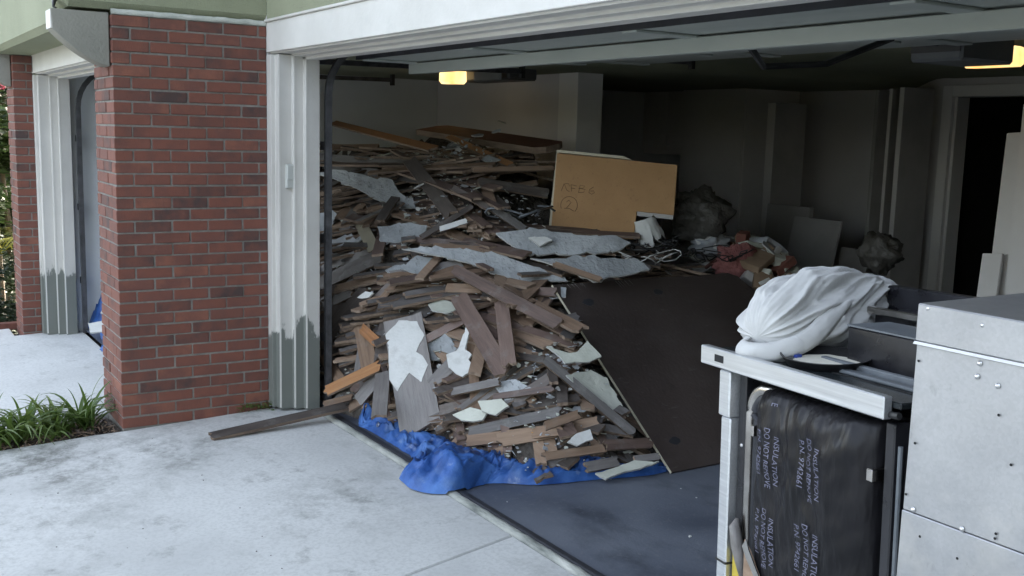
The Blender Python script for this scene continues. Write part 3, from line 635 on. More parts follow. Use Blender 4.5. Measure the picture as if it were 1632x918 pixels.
HERO=[[-4.347, 2.036, 1.786, -0.516, 1.39, 1.563, -0.011, -0.385, 0.923, 0.085, "orange"], [-1.74, 1.99, 1.7, -0.07, 2.11, 1.59, 0.077, -0.179, 0.981, 0.26, "red"], [-1.04, 1.78, 1.65, -0.06, 1.74, 1.47, 0.14, -0.478, 0.867, 0.054, "orange"], [-0.037, 1.411, 1.439, 0.055, 2.015, 1.458, 0.809, -0.142, 0.57, 0.035, "tan"], [-2.925, 1.506, 1.517, -1.883, 1.589, 1.545, 0.025, -0.58, 0.814, 0.075, "tan"], [-2.35, 1.241, 1.449, -0.153, 1.492, 1.434, 0.09, -0.749, 0.657, 0.071, "grey"], [-2.217, 1.188, 1.386, -0.358, 1.223, 1.356, 0.024, -0.734, 0.679, 0.07, "grey"], [-0.623, 1.239, 1.492, 0.245, 1.118, 1.158, 0.231, -0.551, 0.802, 0.094, "dark"], [0.079, 1.206, 1.33, 0.316, 1.356, 1.203, 0.635, -0.531, 0.56, 0.039, "dark"], [0.296, 1.382, 1.21, 0.501, 1.517, 1.076, 0.679, -0.493, 0.544, 0.052, "grey"], [0.282, 1.005, 1.081, 0.334, 1.177, 1.137, 0.785, -0.391, 0.481, 0.035, "white"], [0.216, 0.904, 1.023, 0.253, 1.262, 1.224, 0.771, -0.37, 0.518, 0.035, "dark"], [-0.636, 0.875, 1.066, -0.061, 0.724, 0.925, -0.022, -0.727, 0.686, 0.087, "beige"], [0.11, 0.865, 1.01, 0.465, 1.286, 0.984, 0.69, -0.556, 0.463, 0.038, "brown"], [-1.647, 1.044, 1.227, -0.268, 1.014, 1.182, 0.005, -0.765, 0.644, 0.071, "dark"], [0.011, 1.428, 1.363, 0.189, 1.914, 1.287, 0.787, -0.198, 0.584, 0.071, "dark"], [0.557, 0.947, 0.873, 1.542, 1.069, 0.682, 0.217, -0.72, 0.659, 0.071, "brown"], [0.553, 0.908, 0.756, 0.7, 1.084, 0.759, 0.628, -0.535, 0.566, 0.059, "tan"], [0.742, 1.112, 0.756, 1.105, 1.351, 0.782, 0.396, -0.67, 0.628, 0.056, "brown"], [0.671, 0.92, 0.738, 1.461, 0.777, 0.425, 0.201, -0.594, 0.779, 0.105, "brown"], [0.943, 1.063, 0.732, 1.484, 0.788, 0.472, 0.134, -0.527, 0.839, 0.083, "brown"], [0.712, 0.645, 0.466, 0.828, 0.906, 0.617, 0.664, -0.573, 0.48, 0.047, "brown"], [0.951, 0.593, 0.278, 0.939, 0.862, 0.504, 0.578, -0.509, 0.638, 0.051, "grey"], [1.196, 0.605, 0.292, 1.48, 0.743, 0.399, 0.224, -0.843, 0.49, 0.045, "grey"], [1.469, 0.702, 0.316, 1.764, 0.89, 0.409, 0.337, -0.784, 0.522, 0.035, "brown"], [1.439, 0.568, 0.133, 1.841, 0.891, 0.309, 0.381, -0.761, 0.526, 0.056, "grey"], [1.454, 0.541, 0.093, 1.913, 0.851, 0.238, 0.351, -0.769, 0.534, 0.061, "tan"], [0.253, 0.499, 0.506, 0.55, 0.427, 0.26, 0.36, -0.685, 0.634, 0.104, "tan"], [0.305, 0.468, 0.505, 0.52, 0.488, 0.443, 0.233, -0.803, 0.549, 0.06, "orange"], [0.538, 0.125, 0.189, 0.62, 0.466, 0.342, 0.49, -0.451, 0.746, 0.069, "orange"], [-0.084, 0.376, 0.272, 0.31, 0.349, 0.178, 0.099, -0.765, 0.636, 0.07, "tan"], [0.312, 0.224, 0.058, 0.438, 0.362, 0.117, 0.429, -0.655, 0.622, 0.039, "tan"], [0.598, 0.316, 0.129, 0.611, 0.479, 0.305, 0.59, -0.613, 0.526, 0.073, "grey"], [1.042, 0.247, 0.148, 0.626, 0.467, 0.309, 0.184, -0.33, 0.926, 0.087, "grey"], [-0.198, 0.371, 0.287, -0.151, 0.535, 0.618, 0.479, -0.811, 0.336, 0.149, "dark"], [-0.093, 0.43, 0.383, 0.128, 0.617, 0.69, 0.392, -0.883, 0.257, 0.171, "dark"], [-0.363, 0.454, 0.509, 0.004, 0.55, 0.676, 0.141, -0.96, 0.242, 0.061, "grey"], [-0.617, 0.537, 0.623, 0.064, 0.749, 0.921, 0.165, -0.942, 0.291, 0.098, "dark"], [0.11, 0.417, 0.405, 0.301, 0.709, 0.787, 0.504, -0.789, 0.352, 0.063, "dark"], [0.212, 0.431, 0.422, 0.322, 0.728, 0.808, 0.554, -0.728, 0.404, 0.04, "tan"], [-0.861, 0.629, 0.704, -0.082, 0.747, 0.925, 0.027, -0.918, 0.395, 0.083, "grey"], [0.2, 0.702, 0.793, 0.481, 1.076, 0.889, 0.633, -0.6, 0.488, 0.059, "grey"], [1.627, 0.9, 0.541, 2.033, 1.199, 0.197, 0.743, -0.364, 0.561, 0.048, "grey"], [1.688, 0.588, 0.153, 1.94, 1.068, 0.25, 0.665, -0.467, 0.583, 0.073, "tan"], [1.92, 0.721, 0.27, 1.934, 0.925, 0.312, 0.767, -0.18, 0.616, 0.045, "tan"], [1.998, 0.659, 0.145, 2.029, 1.029, 0.148, 0.751, -0.069, 0.656, 0.042, "tan"], [2.025, 1.008, 0.163, 2.03, 1.328, 0.133, 0.779, 0.047, 0.625, 0.054, "brown"], [2.051, 0.874, 0.074, 2.052, 1.102, 0.076, 0.725, -0.008, 0.689, 0.053, "grey"], [2.102, 1.146, 0.09, 2.118, 1.303, 0.088, 0.647, -0.057, 0.76, 0.039, "grey"], [1.065, 0.917, 0.464, 1.565, 0.963, 0.506, 0.011, -0.734, 0.679, 0.039, "dark"], [0.31, 0.947, 0.984, 0.631, 1.39, 0.963, 0.706, -0.488, 0.513, 0.035, "tan"], [0.591, 1.556, 0.976, 0.748, 2.184, 0.987, 0.789, -0.208, 0.578, 0.055, "grey"], [0.997, 1.375, 0.937, 1.184, 1.607, 0.849, 0.701, -0.323, 0.636, 0.035, "tan"], [0.908, 1.957, 0.96, 1.073, 2.078, 0.869, 0.653, -0.403, 0.642, 0.037, "grey"], [1.16, 1.145, 0.68, 1.527, 1.126, 0.637, 0.071, -0.536, 0.842, 0.068, "brown"], [1.074, 1.141, 0.677, 1.107, 1.229, 0.739, 0.533, -0.61, 0.587, 0.05, "grey"], [1.305, 1.134, 0.633, 1.296, 1.375, 0.668, 0.678, -0.08, 0.73, 0.064, "grey"], [1.602, 1.053, 0.623, 1.411, 1.271, 0.659, 0.348, 0.155, 0.924, 0.07, "grey"], [0.506, 0.641, 0.534, 0.596, 0.928, 0.719, 0.676, -0.537, 0.505, 0.065, "dark"], [1.114, 0.575, 0.171, 1.317, 0.693, 0.258, 0.263, -0.824, 0.503, 0.061, "dark"], [1.572, 0.769, 0.309, 1.651, 0.947, 0.441, 0.503, -0.646, 0.575, 0.058, "dark"], [-1.712, 0.997, 1.224, -0.887, 0.972, 1.137, 0.051, -0.713, 0.7, 0.06, "dark"]]
SHEET=[["drywall", [0.355, -0.754, 0.552], [[-1.239, 0.804, 1.366], [-1.11, 0.882, 1.391], [-0.58, 1.098, 1.345], [-0.471, 1.094, 1.269], [-0.314, 1.131, 1.219], [-0.264, 1.12, 1.172], [-0.394, 1.053, 1.164], [-0.592, 0.991, 1.206], [-0.823, 0.933, 1.275], [-1.079, 0.855, 1.333]]], ["paper", [0.382, -0.753, 0.535], [[-1.15, 0.768, 1.067], [-1.047, 0.847, 1.105], [-0.993, 0.858, 1.082], [-0.976, 0.808, 0.999], [-1.016, 0.729, 0.916]]], ["paper", [0.238, -0.799, 0.552], [[-0.781, 0.662, 0.923], [-0.546, 0.776, 0.986], [-0.445, 0.777, 0.945], [-0.462, 0.748, 0.91], [-0.64, 0.678, 0.885]]], ["drywall", [0.538, -0.672, 0.51], [[-0.104, 0.765, 1.068], [0.011, 0.878, 1.096], [0.152, 0.989, 1.094], [0.179, 0.954, 1.018], [0.047, 0.817, 0.977], [-0.038, 0.753, 0.982]]], ["drywall", [0.617, -0.398, 0.679], [[0.281, 0.746, 0.968], [0.337, 0.855, 0.982], [0.465, 1.052, 0.981], [0.633, 1.266, 0.953], [0.779, 1.387, 0.891], [0.949, 1.526, 0.818], [0.853, 1.351, 0.803], [0.66, 1.145, 0.857], [0.572, 1.073, 0.896], [0.448, 0.944, 0.933]]], ["drywall", [0.588, -0.377, 0.716], [[0.493, 1.29, 1.069], [0.575, 1.468, 1.096], [0.735, 1.69, 1.081], [0.881, 1.903, 1.073], [0.975, 1.974, 1.033], [0.974, 1.889, 0.99], [0.92, 1.772, 0.973], [0.714, 1.405, 0.949], [0.606, 1.336, 1.001]]], ["drywall", [0.625, -0.22, 0.749], [[0.882, 1.295, 0.953], [0.972, 1.596, 0.966], [1.104, 1.924, 0.953], [1.184, 1.958, 0.896], [1.129, 1.584, 0.832], [1.007, 1.46, 0.897]]], ["white", [0.559, -0.401, 0.725], [[0.666, 1.42, 1.051], [0.715, 1.507, 1.061], [0.76, 1.533, 1.042], [0.745, 1.452, 1.008]]], ["white", [0.403, -0.619, 0.674], [[0.944, 0.84, 0.612], [0.973, 0.844, 0.599], [1.031, 0.76, 0.486], [1.102, 0.781, 0.463], [1.106, 0.752, 0.434], [1.182, 0.76, 0.396], [1.153, 0.695, 0.354], [1.055, 0.666, 0.386], [0.984, 0.687, 0.448], [1.015, 0.734, 0.471]]], ["drywall", [0.585, -0.595, 0.551], [[0.717, 0.651, 0.422], [0.78, 0.83, 0.548], [0.858, 0.85, 0.486], [0.829, 0.724, 0.381], [0.758, 0.647, 0.374]]], ["pale", [0.327, -0.718, 0.615], [[1.447, 0.624, 0.297], [1.558, 0.7, 0.327], [1.622, 0.707, 0.301], [1.584, 0.649, 0.253], [1.5, 0.616, 0.26]]], ["pale", [0.363, -0.646, 0.672], [[1.344, 0.532, 0.208], [1.397, 0.608, 0.253], [1.493, 0.659, 0.249], [1.503, 0.623, 0.209], [1.405, 0.548, 0.191]]], ["pale", [0.713, -0.261, 0.651], [[1.625, 0.923, 0.592], [1.714, 0.979, 0.517], [1.758, 1.107, 0.521], [1.763, 1.175, 0.542], [1.733, 1.164, 0.571], [1.684, 1.137, 0.614], [1.707, 1.082, 0.566], [1.683, 0.999, 0.559]]], ["white", [0.686, -0.218, 0.694], [[2.005, 0.803, 0.202], [1.994, 0.862, 0.232], [2.003, 0.939, 0.247], [2.042, 0.932, 0.207], [2.035, 0.843, 0.186]]], ["pale", [0.52, -0.208, 0.828], [[2.085, 0.919, 0.042], [2.101, 1.049, 0.065], [2.106, 1.142, 0.085], [2.163, 1.257, 0.078], [2.153, 1.146, 0.056], [2.13, 0.951, 0.022]]], ["drywall", [0.572, -0.589, 0.571], [[0.956, 0.818, 0.398], [0.836, 0.739, 0.436], [0.781, 0.747, 0.499], [0.791, 0.791, 0.535]]], ["white", [0.419, -0.777, 0.47], [[0.169, 0.507, 0.663], [0.199, 0.547, 0.704], [0.254, 0.576, 0.702], [0.238, 0.551, 0.674]]], ["drywall", [0.597, -0.564, 0.571], [[0.244, 0.766, 0.835], [0.256, 0.863, 0.918], [0.334, 0.936, 0.909], [0.341, 0.839, 0.805]]], ["pale", [0.807, -0.063, 0.588], [[1.732, 0.969, 0.456], [1.731, 1.129, 0.473], [1.774, 1.214, 0.423], [1.85, 1.231, 0.321], [1.906, 1.253, 0.247], [1.856, 1.125, 0.301], [1.803, 1.041, 0.365]]], ["drywall", [0.344, -0.74, 0.578], [[-1.234, 0.801, 1.022], [-1.132, 0.872, 1.052], [-1.03, 0.821, 0.926], [-1.109, 0.761, 0.897]]]]
special={0:'long orange strip sloping down from the left across the back of the pile',1:'dark red beam on edge at the very top back of the pile',2:'orange strip sloping right below the dark red beam',
3:'thin tan strip lying level left of the brown notched panel',7:'wide dark plank tilted steeply across the middle of the pile top',10:'small white painted strip poking up mid pile',12:'beige stub of board standing upright at the pile left',
16:'long reddish brown plank slanting down towards the dark panel',19:'wide reddish brown plank pointing down at the pile front, crossed by others',20:'short upright reddish plank with square cut lower end at the pile front',
26:'tan board with an orange glue stain lying low at the pile front',27:'broad raw tan board standing upright near the left door jamb',29:'orange strip end continuing the plank that lies on the driveway',
42:'long grey plank slanting down beside the edge of the dark panel',43:'wide tan board low at the front right of the pile near white scraps',46:'short red brown board at the foot of the dark panel',34:'wide dark plank standing on end right behind the left jamb'}
for i,(ax,ay,az,bx,by,bz,nx_,ny_,nz_,wd,kd) in enumerate(HERO):
    A=Vector((ax,ay,az));B=Vector((bx,by,bz));u=B-A;L=round(u.length,2)
    if kd in ('red','beige','white') and i not in special: special[i]='odd board'
    th=.016
    me=plank_mb(L,wd,.045 if kd=='red' else .016,i+100,.0,.5).mesh('plank',[W[kd],W['edge']])
    o=put('plank',me,M=frame((A+B)/2,u,Vector((nx_,ny_,nz_))))
    if i==26:
        P_=[(.09*L+(.055*math.cos(q*.5236)+.012*math.cos(q*2.1)),(.32*wd)*math.sin(q*.5236)+.003*math.sin(q*3)) for q in range(12)]
        MB().prism(P_,'z',.0083,.0092).build('glue_stain',M['glue'],o)
    tag(o,special.get(i) or where(LBL[kd],(A+B)/2,L,wd),'plank','planks in the debris pile')
# clusters of parallel planks, stacked and fanned
kinds=['dark']*5+['grey']*6+['brown']*4+['tan']*4
count=0
Ls=(.55,.8,1.0,1.2,1.5,1.9); Ws=(.045,.055,.07,.09)
def spot():
    while 1:
        x=random.uniform(-2.3,2.0); y=random.uniform(.36,2.6)
        h=H(x,y)
        if h<.08: continue
        if x>1.0 and y>1.4: continue
        # favour the faces towards the opening
        if y>1.5 and random.random()<.55: continue
        if x<-1 and random.random()<.4: continue
        return x,y,h
CLEAR=[]
for i,h_ in enumerate(HERO):
    if i in (16,19,20,21,23,25,26,27,28,29,30,32,33,42,43,44,45,46) or h_[9]>.09: 
        A_=Vector(h_[0:3]);B_=Vector(h_[3:6]); CLEAR.append((frame((A_+B_)/2,B_-A_,Vector(h_[6:9])).inverted(),(B_-A_).length/2+.01,h_[9]/2+.012))
A_,B_,N_,W_=[Vector(v) if isinstance(v,list) else v for v in [[0.515, 0.639, 0.612], [1.114, 0.468, 0.061], [0.463, -0.569, 0.68], 0.235]]
CLEAR.append((frame((A_+B_)/2,B_-A_,N_).inverted(),(B_-A_).length/2,W_/2))
for k_,n_,pts_ in SHEET:
    P_=[Vector(p) for p in pts_]; c_=sum(P_,Vector())/len(P_); r_=max((p-c_).length for p in P_); far=max(P_,key=lambda p:(p-c_).length)
    F_=frame(c_,far-c_,Vector(n_)).inverted(); CLEAR.append((F_,max(abs((F_@p).x) for p in P_)*.85,max(abs((F_@p).y) for p in P_)*.8))
def allowed(c_,u,L):
    for t in (-.5,-.33,-.16,0,.16,.33,.5):
        p=c_+u*L*t
        if p.z<.012 or H(p.x,p.y)<.012 or p.x>2.08: return False
        if p.x>.95 and p.y>1.22 and p.z>(2.15-p.x)*.724-.03: return False       # nothing pokes through the dark panel
        if .0<p.x<1.0 and 1.50<p.y<2.7 and p.z>1.08 : return False              # nor in front of the notched panel
        if p.z>H(p.x,p.y)+(.34 if abs(t)>.3 else .2) or p.z>1.55 or (p.y>1.75 and p.z>1.62): return False
        if p.x>-.55 and p.y<.30: return False
        for (Mi,hl,hw) in CLEAR:
            q=Mi@p
            if abs(q.x)<hl and abs(q.y)<hw and -.012<q.z<.45: return False
    return True
def cluster(npl,emit,lift0):
    x,y,h=spot()
    if x<.45 and h<.95: base=random.choice([R(65),R(80),R(50),R(90),R(40),R(140)])+random.uniform(-.2,.2)
    elif random.random()<.62: base=R(55)+random.gauss(0,.30)
    else: base=random.choice([R(0),R(20),R(-20),R(-45),R(150),R(100)])+random.uniform(-.3,.3)
    kd=random.choice(kinds)
    tilt=random.uniform(-.25,.25)
    for i in range(npl):
        yaw=base+random.gauss(0,.06); L=random.choice(Ls); Wd=random.choice(Ws)
        px=x+random.gauss(0,.09); py=y+random.gauss(0,.09)
        d=Vector((math.cos(yaw),math.sin(yaw),0))
        for L in sorted(Ls,reverse=True):
            a=(px-d.x*L/2,py-d.y*L/2);b=(px+d.x*L/2,py+d.y*L/2)
            if L>random.choice(Ls)+.001: continue
            ha,hb,hm=H(*a),H(*b),H(px,py)
            # keep clear of the floor outside the foot
            if min(ha,hb)>.01 or L<=.4: break
        sl=math.atan2((hb-ha),L); sl*=.8 if (hm<.5 or px<.2) else .35; lim=.95 if hm<.6 else .22; sl=max(-lim,min(lim,sl))+tilt*(.4 if hm<.6 else .2)+random.gauss(0,.03)
        u=Vector((d.x*math.cos(sl),d.y*math.cos(sl),math.sin(sl)))
        n=Hn(px,py)*(.75 if hm<.5 else .35)+Vector((random.gauss(0,.07),random.gauss(0,.07),.55))
        z=max(hm,(ha+hb)/2)+lift0+i*.019
        if not allowed(Vector((px,py,z)),u,L): continue
        emit(frame(Vector((px,py,z)),u,n),L,Wd,random.choice([kd,kd,random.choice(kinds)]))
TARGET=232
made=[]
def emit_obj(m,L,Wd,k):
    global count
    if count<TARGET:
        add_plank(m,L,Wd,k,random.randrange(3),None,random.choice([0,0,.008,.02])); count+=1
while count<TARGET: cluster(random.randint(5,9),emit_obj,-.045)
heap={k:MB() for k in ('dark','grey','brown','tan')}
hcount=0
def emit_heap(m,L,Wd,k):
    global hcount
    b=plank_mb(L,Wd,.016,random.randrange(9999),0,.2,segs=1); t=heap[k]; n=len(t.v)
    t.v+=[tuple(m@Vector(p)) for p in b.v]; t.f+=[tuple(i+n for i in f) for f in b.f]; t.m+=b.m; hcount+=1
while hcount<900: cluster(random.randint(3,7),emit_heap,-.12)
for k,b in heap.items():
    tag(b.build('plank_heap',[W[k],W['edge']]),'buried '+{'dark':'dark brown','grey':'dusty grey','brown':'reddish brown','tan':'raw tan'}[k]+' plank ends deep in the debris pile','planks',kind='stuff')
# splinters, plaster crumbs and paper scraps (uncountable)
mb=MB()
for i in range(1900):
    while 1:
        x=random.uniform(-1.6,2.1);y=random.uniform(.34,2.3)
        if x>.95 and y>1.2: continue
        if (.1<x<.95 and 1.7<y<2.6) or y>1.7: continue
        if H(x,y)>.05: break
    s=random.uniform(.004,.022)*(1.6 if random.random()<.1 else 1); z=H(x,y)+random.uniform(.0,.09)*min(1,H(x,y)*4)
    Mx=Matrix.Translation((x,y,z))@Matrix.Rotation(random.uniform(0,6.3),4,'Z')@Matrix.Rotation(random.gauss(0,.6),4,'X')
    k=random.randint(4,6); P=[(s*random.uniform(.5,1.3)*math.cos(q*6.283/k),s*random.uniform(.4,1.0)*math.sin(q*6.283/k)) for q in range(k)]
    mb.prism(P,'z',0,.003,random.choice([0,0,1,2,2]),Mx)
tag(mb.build('plaster_crumbs',[M['pale'],M['gypsum'],M['paper']]),'plaster crumbs and torn scraps sprinkled over the pile','crumbs',kind='stuff')
# crumbs on the floor and drive
mb=MB()
for i in range(22):
    x=random.uniform(1.6,4.2);y=random.uniform(.32,2.6); s=random.choice([.003,.003,.004,.005,.009])
    Mx=Matrix.Translation((x,y,.0))@Matrix.Rotation(random.uniform(0,6.3),4,'Z')
    mb.prism([(s*random.uniform(.6,1.3)*math.cos(q*1.2566),s*random.uniform(.4,1.2)*math.sin(q*1.2566)) for q in range(5)],'z',0,s*.6,0,Mx)
for i in range(90):
    x=random.uniform(.2,4.5);y=random.uniform(-1.6,.1); s=random.choice([.002,.003,.004])
    Mx=Matrix.Translation((x,y,gz(y)))@Matrix.Rotation(random.uniform(0,6.3),4,'Z')
    mb.prism([(s*random.uniform(.6,1.3)*math.cos(q*1.2566),s*random.uniform(.4,1.2)*math.sin(q*1.2566)) for q in range(5)],'z',0,s*.6,random.choice([0,1]),Mx)
tag(mb.build('floor_crumbs',[M['whitep'],W['dark']]),'tiny white crumbs scattered on the floor and driveway','crumbs',kind='stuff')
# drywall sheets: ragged outline, thickness, broken edge
def ragged(pts,n,rd,amp=.012):
    out=[]
    P=[Vector(p) for p in pts]; c=sum(P,Vector())/len(P)
    for i,a in enumerate(P):
        b=P[(i+1)%len(P)]; L=(b-a).length; t3=n.cross((b-a).normalized()); ts=[0.0]; x=0
        while x<L: x+=rd.choice([.012,.02,.04,.09]); ts.append(x/L) if x<L*.97 else None
        off=0
        for q,t in enumerate(ts):
            if q: off=off*.4+rd.uniform(-1.6,1.6)*amp*min(1,L*4)
            out.append(a.lerp(b,t)+t3*(off if q else 0))
    return out
def sheet(pts,n,mat,label,cat,seed,th=.012,amp=.012,curl=0.0,edge='gypsum',name='drywall_sheet',group=None):
    rd=random.Random(seed); n=Vector(n).normalized(); R_=ragged(pts,n,rd,amp); k=len(R_); c=sum(R_,Vector())/k
    # rings towards the centre so the sheet can warp a little
    rings=[1.0,.66,.33]; vs=[];fs=[];ms=[]
    def warp(p): return n*(.007*fbm((p.x*4,p.y*4,seed))+curl*((p-c).length**2))
    for sgn in (1,-1):
        for r in rings:
            for p in R_:
                q=c+(p-c)*r; vs.append(q+warp(q)+n*(th/2*sgn))
        vs.append(c+warp(c)+n*(th/2*sgn))
    S=3*k+1
    for s_,o in ((0,0),(1,S)):
        for r in range(2):
            for i in range(k):
                a=o+r*k+i;b=o+r*k+(i+1)%k; f=(a,b,b+k,a+k); fs.append(f if s_==0 else f[::-1]); ms.append(0 if s_==0 else 1)
        for i in range(k):
            a=o+2*k+i;b=o+2*k+(i+1)%k; f=(a,b,o+3*k); fs.append(f if s_==0 else f[::-1]); ms.append(0 if s_==0 else 1)
    for i in range(k): fs.append((i,S+i,S+(i+1)%k,(i+1)%k)); ms.append(1)
    vs=[v-c for v in vs]
    mb=MB(); mb.add(vs,fs); mb.m=ms
    o=mb.build(name,[M[mat],M[edge]],loc=c); tag(o,label,cat,group); return o
SL=['grey drywall slab with a bright broken edge high at the pile left','torn white paper sheet at the pile left edge, upper one','torn white paper sheet at the pile left edge, lower one','grey drywall scrap at mid pile below the white strip',
'largest scuffed blue grey drywall sheet draped across the middle of the pile','blue grey drywall sheet on top of the pile under the brown notched panel','flat dark scuffed drywall sheet directly above the dark panel','small white block resting on the top drywall sheet',
'jagged white plaster flake sticking out at the pile front','dusty grey drywall piece behind the jagged white flake','pale curled plaster piece at the pile foot, right of two','pale oval plaster piece at the pile foot, left of two','pale bowed panel strip beside the dark panel edge',
'bright white folded scrap lying on the low boards','pale flat scrap on the end of the blue tarp','small grey drywall corner left of the jagged flake','little white scrap on the dark planks near the jamb','grey drywall corner above the fanned planks','crumbled pale plaster heap piece beside the dark panel','dull drywall shard at the pile left edge']
SM={'drywall':'drywall','paper':'paper','white':'whitep','pale':'pale'}
for i,(k,n,pts) in enumerate(SHEET):
    sheet(pts,n,SM[k],SL[i],'drywall' if k=='drywall' else 'scrap',i*7+3,.003 if k=='paper' else .013,.009 if k!='paper' else .012,.25 if k in('pale','paper') else 0,name={'drywall':'drywall_sheet','paper':'torn_paper','white':'plaster_flake','pale':'plaster_piece'}[k])
# random smaller drywall bits over the surface
for i in range(42):
    x,y,h=spot(); n=Hn(x,y)+Vector((random.gauss(0,.25),random.gauss(0,.25),.3)); n.normalize()
    a=n.cross(Vector((0,0,1)) if abs(n.z)<.9 else Vector((1,0,0))).normalized(); b=n.cross(a)
    s=random.uniform(.035,.11); k=random.randint(4,6); c=Vector((x,y,h+random.uniform(.04,.12)))
    pts=[c+a*s*random.uniform(.6,1.4)*math.cos(q*6.283/k)+b*s*random.uniform(.4,1.0)*math.sin(q*6.283/k) for q in range(k)]
    mt=random.choice(['drywall','drywall','paper','pale'])
    sheet(pts,n,mt,{'drywall':where('small grey drywall piece lying in the debris pile',c,.6,.08).replace('medium length ',''),'paper':where('small torn paper scrap lying in the debris pile',c,.6,.08).replace('medium length ',''),'pale':where('small pale plaster piece lying in the debris pile',c,.6,.08).replace('medium length ','')}[mt],'scrap',500+i,.009 if mt!='paper' else .002,.006,0,name='drywall_scrap',group='drywall scraps in the debris pile')
# board with white torn paint patch at the front
def at_dir(A,B): return (Vector(B)-Vector(A))
WB_A,WB_B,WB_N,WB_W=[[0.515, 0.639, 0.612], [1.114, 0.468, 0.061], [0.463, -0.569, 0.68], 0.235]
A=Vector(WB_A);B=Vector(WB_B);u=B-A
wb=empty('painted_board'); wb.matrix_world=frame((A+B)/2,u,Vector(WB_N)); tag(wb,'wide grey board with a torn white paint skin leaning at the pile front','board')
plank_mb(u.length,WB_W,.018,5,0,.18).build('board',[W['grey'],W['edge']],wb)
rd=random.Random(4); L=u.length
pts=[Vector((x,y,.011)) for x,y in ((-.36*L,-.46*WB_W),(-.44*L,-.1*WB_W),(-.38*L,.36*WB_W),(-.25*L,.47*WB_W),(-.13*L,.2*WB_W),(-.08*L,.35*WB_W),(-.0*L,.44*WB_W),(.12*L,.2*WB_W),(.02*L,-.05*WB_W),(.14*L,-.4*WB_W),(.03*L,-.56*WB_W),(-.15*L,-.5*WB_W))]
rp=ragged(pts,Vector((0,0,1)),rd,.006); MB().prism([(p.x,p.y) for p in rp],'z',.0095,.0125).build('paint_skin',M['whitep'],wb)
# plank that slid out onto the driveway
A=Vector((.43,-.49,gz(-.49)+.012));B=Vector((.50,.30,.085))
o=put('plank',plank_mb((B-A).length,.075,.018,77,0,.3).mesh('plank',[W['dark'],W['edge']]),M=frame((A+B)/2,B-A,Vector((.25,0,1))))
tag(o,'long dark plank sticking out of the garage onto the concrete driveway','plank','planks in the debris pile')

# ---------------------------------------------------------------- dark hardboard panel leaning on the pile
BL_=Vector((2.15,1.355,.004));TL_=Vector((1.034,1.355,.812)); u=(TL_-BL_); hl=u.length; u.normalize(); vy=Vector((0,1,0)); n=u.cross(vy)*-1
if n.z<0: n=-n
pn=empty('hardboard_panel',BL_); tag(pn,'large dark brown hardboard sheet leaning against the front right of the pile','panel')
Mx=Matrix((vy,u,n)).transposed().to_4x4()
wd=1.424
poly=[(0,0),(wd,0),(wd+.06,.55),(wd+.08,hl-.16),(wd+.03,hl-.03),(wd-.03,hl+.004),(wd*.75,hl-.004),(wd*.6,hl+.004),(wd*.4,hl+.003),(wd*.2,hl-.003),(.0,hl)]
MB().prism(poly,'z',-.006,.006,0,Mx).build('face_sheet',M['panel'],pn)
MB().box(-.004,-.0005,0,hl,-.0065,.0065,0,Mx).build('pale_edge',M['melamine'],pn)
rd=random.Random(3); fr=MB()
for x0 in (.10,.13,.16,.19,.21,.46,.48,.505,.525,.56):
    l=rd.uniform(.03,.075); x=x0+rd.uniform(-.006,.006); fr.add([(x,hl-.002,.0068),(x+.003,hl-.002,.0068),(x+.0015+.25*l,hl-l,.0068)],[(0,1,2)],0,Mx)
fr.build('torn_fibres',M['whitep'],pn)
for (x,y,s) in ((.17,hl-.16,.05),(.72,hl-.12,.04),(.14,.18,.045)):
    P=[(x+s*random.uniform(.7,1.1)*math.cos(q*.52),y+s*.6*random.uniform(.7,1.1)*math.sin(q*.52)) for q in range(12)]
    MB().prism(P,'z',.0061,.0068,0,Mx).build('glue_spot',M['rubber'],pn)

# ---------------------------------------------------------------- notched cabinet side panel
def px_panel():
    C=[Vector(p) for p in [[0.278, 1.882, 1.566], [0.759, 2.513, 1.511], [0.778, 2.485, 1.183], [0.631, 2.292, 1.2], [0.638, 2.27, 1.014], [0.307, 1.833, 1.045]]]
    return C
C=px_panel()   # TL,TR,R notch top,notch inner top,notch inner bottom,BL
o0=C[0]; ux=(C[1]-C[0]).normalized(); nn=ux.cross(C[5]-C[0]).normalized()
if nn.x<0: nn=-nn
uy=nn.cross(ux)
mp=empty('notched_panel',o0); tag(mp,'brown fibreboard cabinet side with a notched corner standing on the pile','cabinet panel')
loc2=lambda p:((p-o0).dot(ux),(p-o0).dot(uy))
Mx=Matrix((ux,uy,nn)).transposed().to_4x4()
poly=[loc2(p) for p in C]
MB().prism(poly,'z',-.016,0,0,Mx).build('panel_board',M['mdf'],mp,bevel=.002)
wdt,hgt=poly[1][0],poly[5][1]
# cream carcass strips behind the face
MB().box(-.004,.012,min(hgt,0)+.02,.008,-.10,-.0165,0,Mx).build('side_strip',M['melamine'],mp)
MB().prism([(-.004,.006),(wdt*.62,.006),(wdt*.55,.024),(-.004,.024)],'z',-.30,-.0165,0,Mx).build('top_strip',M['melamine'],mp)
MB().box(poly[3][0]+.003,poly[2][0]-.003,poly[2][1]-.028,poly[2][1]-.001,-.16,-.002,0,Mx).build('toe_kick',M['cabd'],mp)
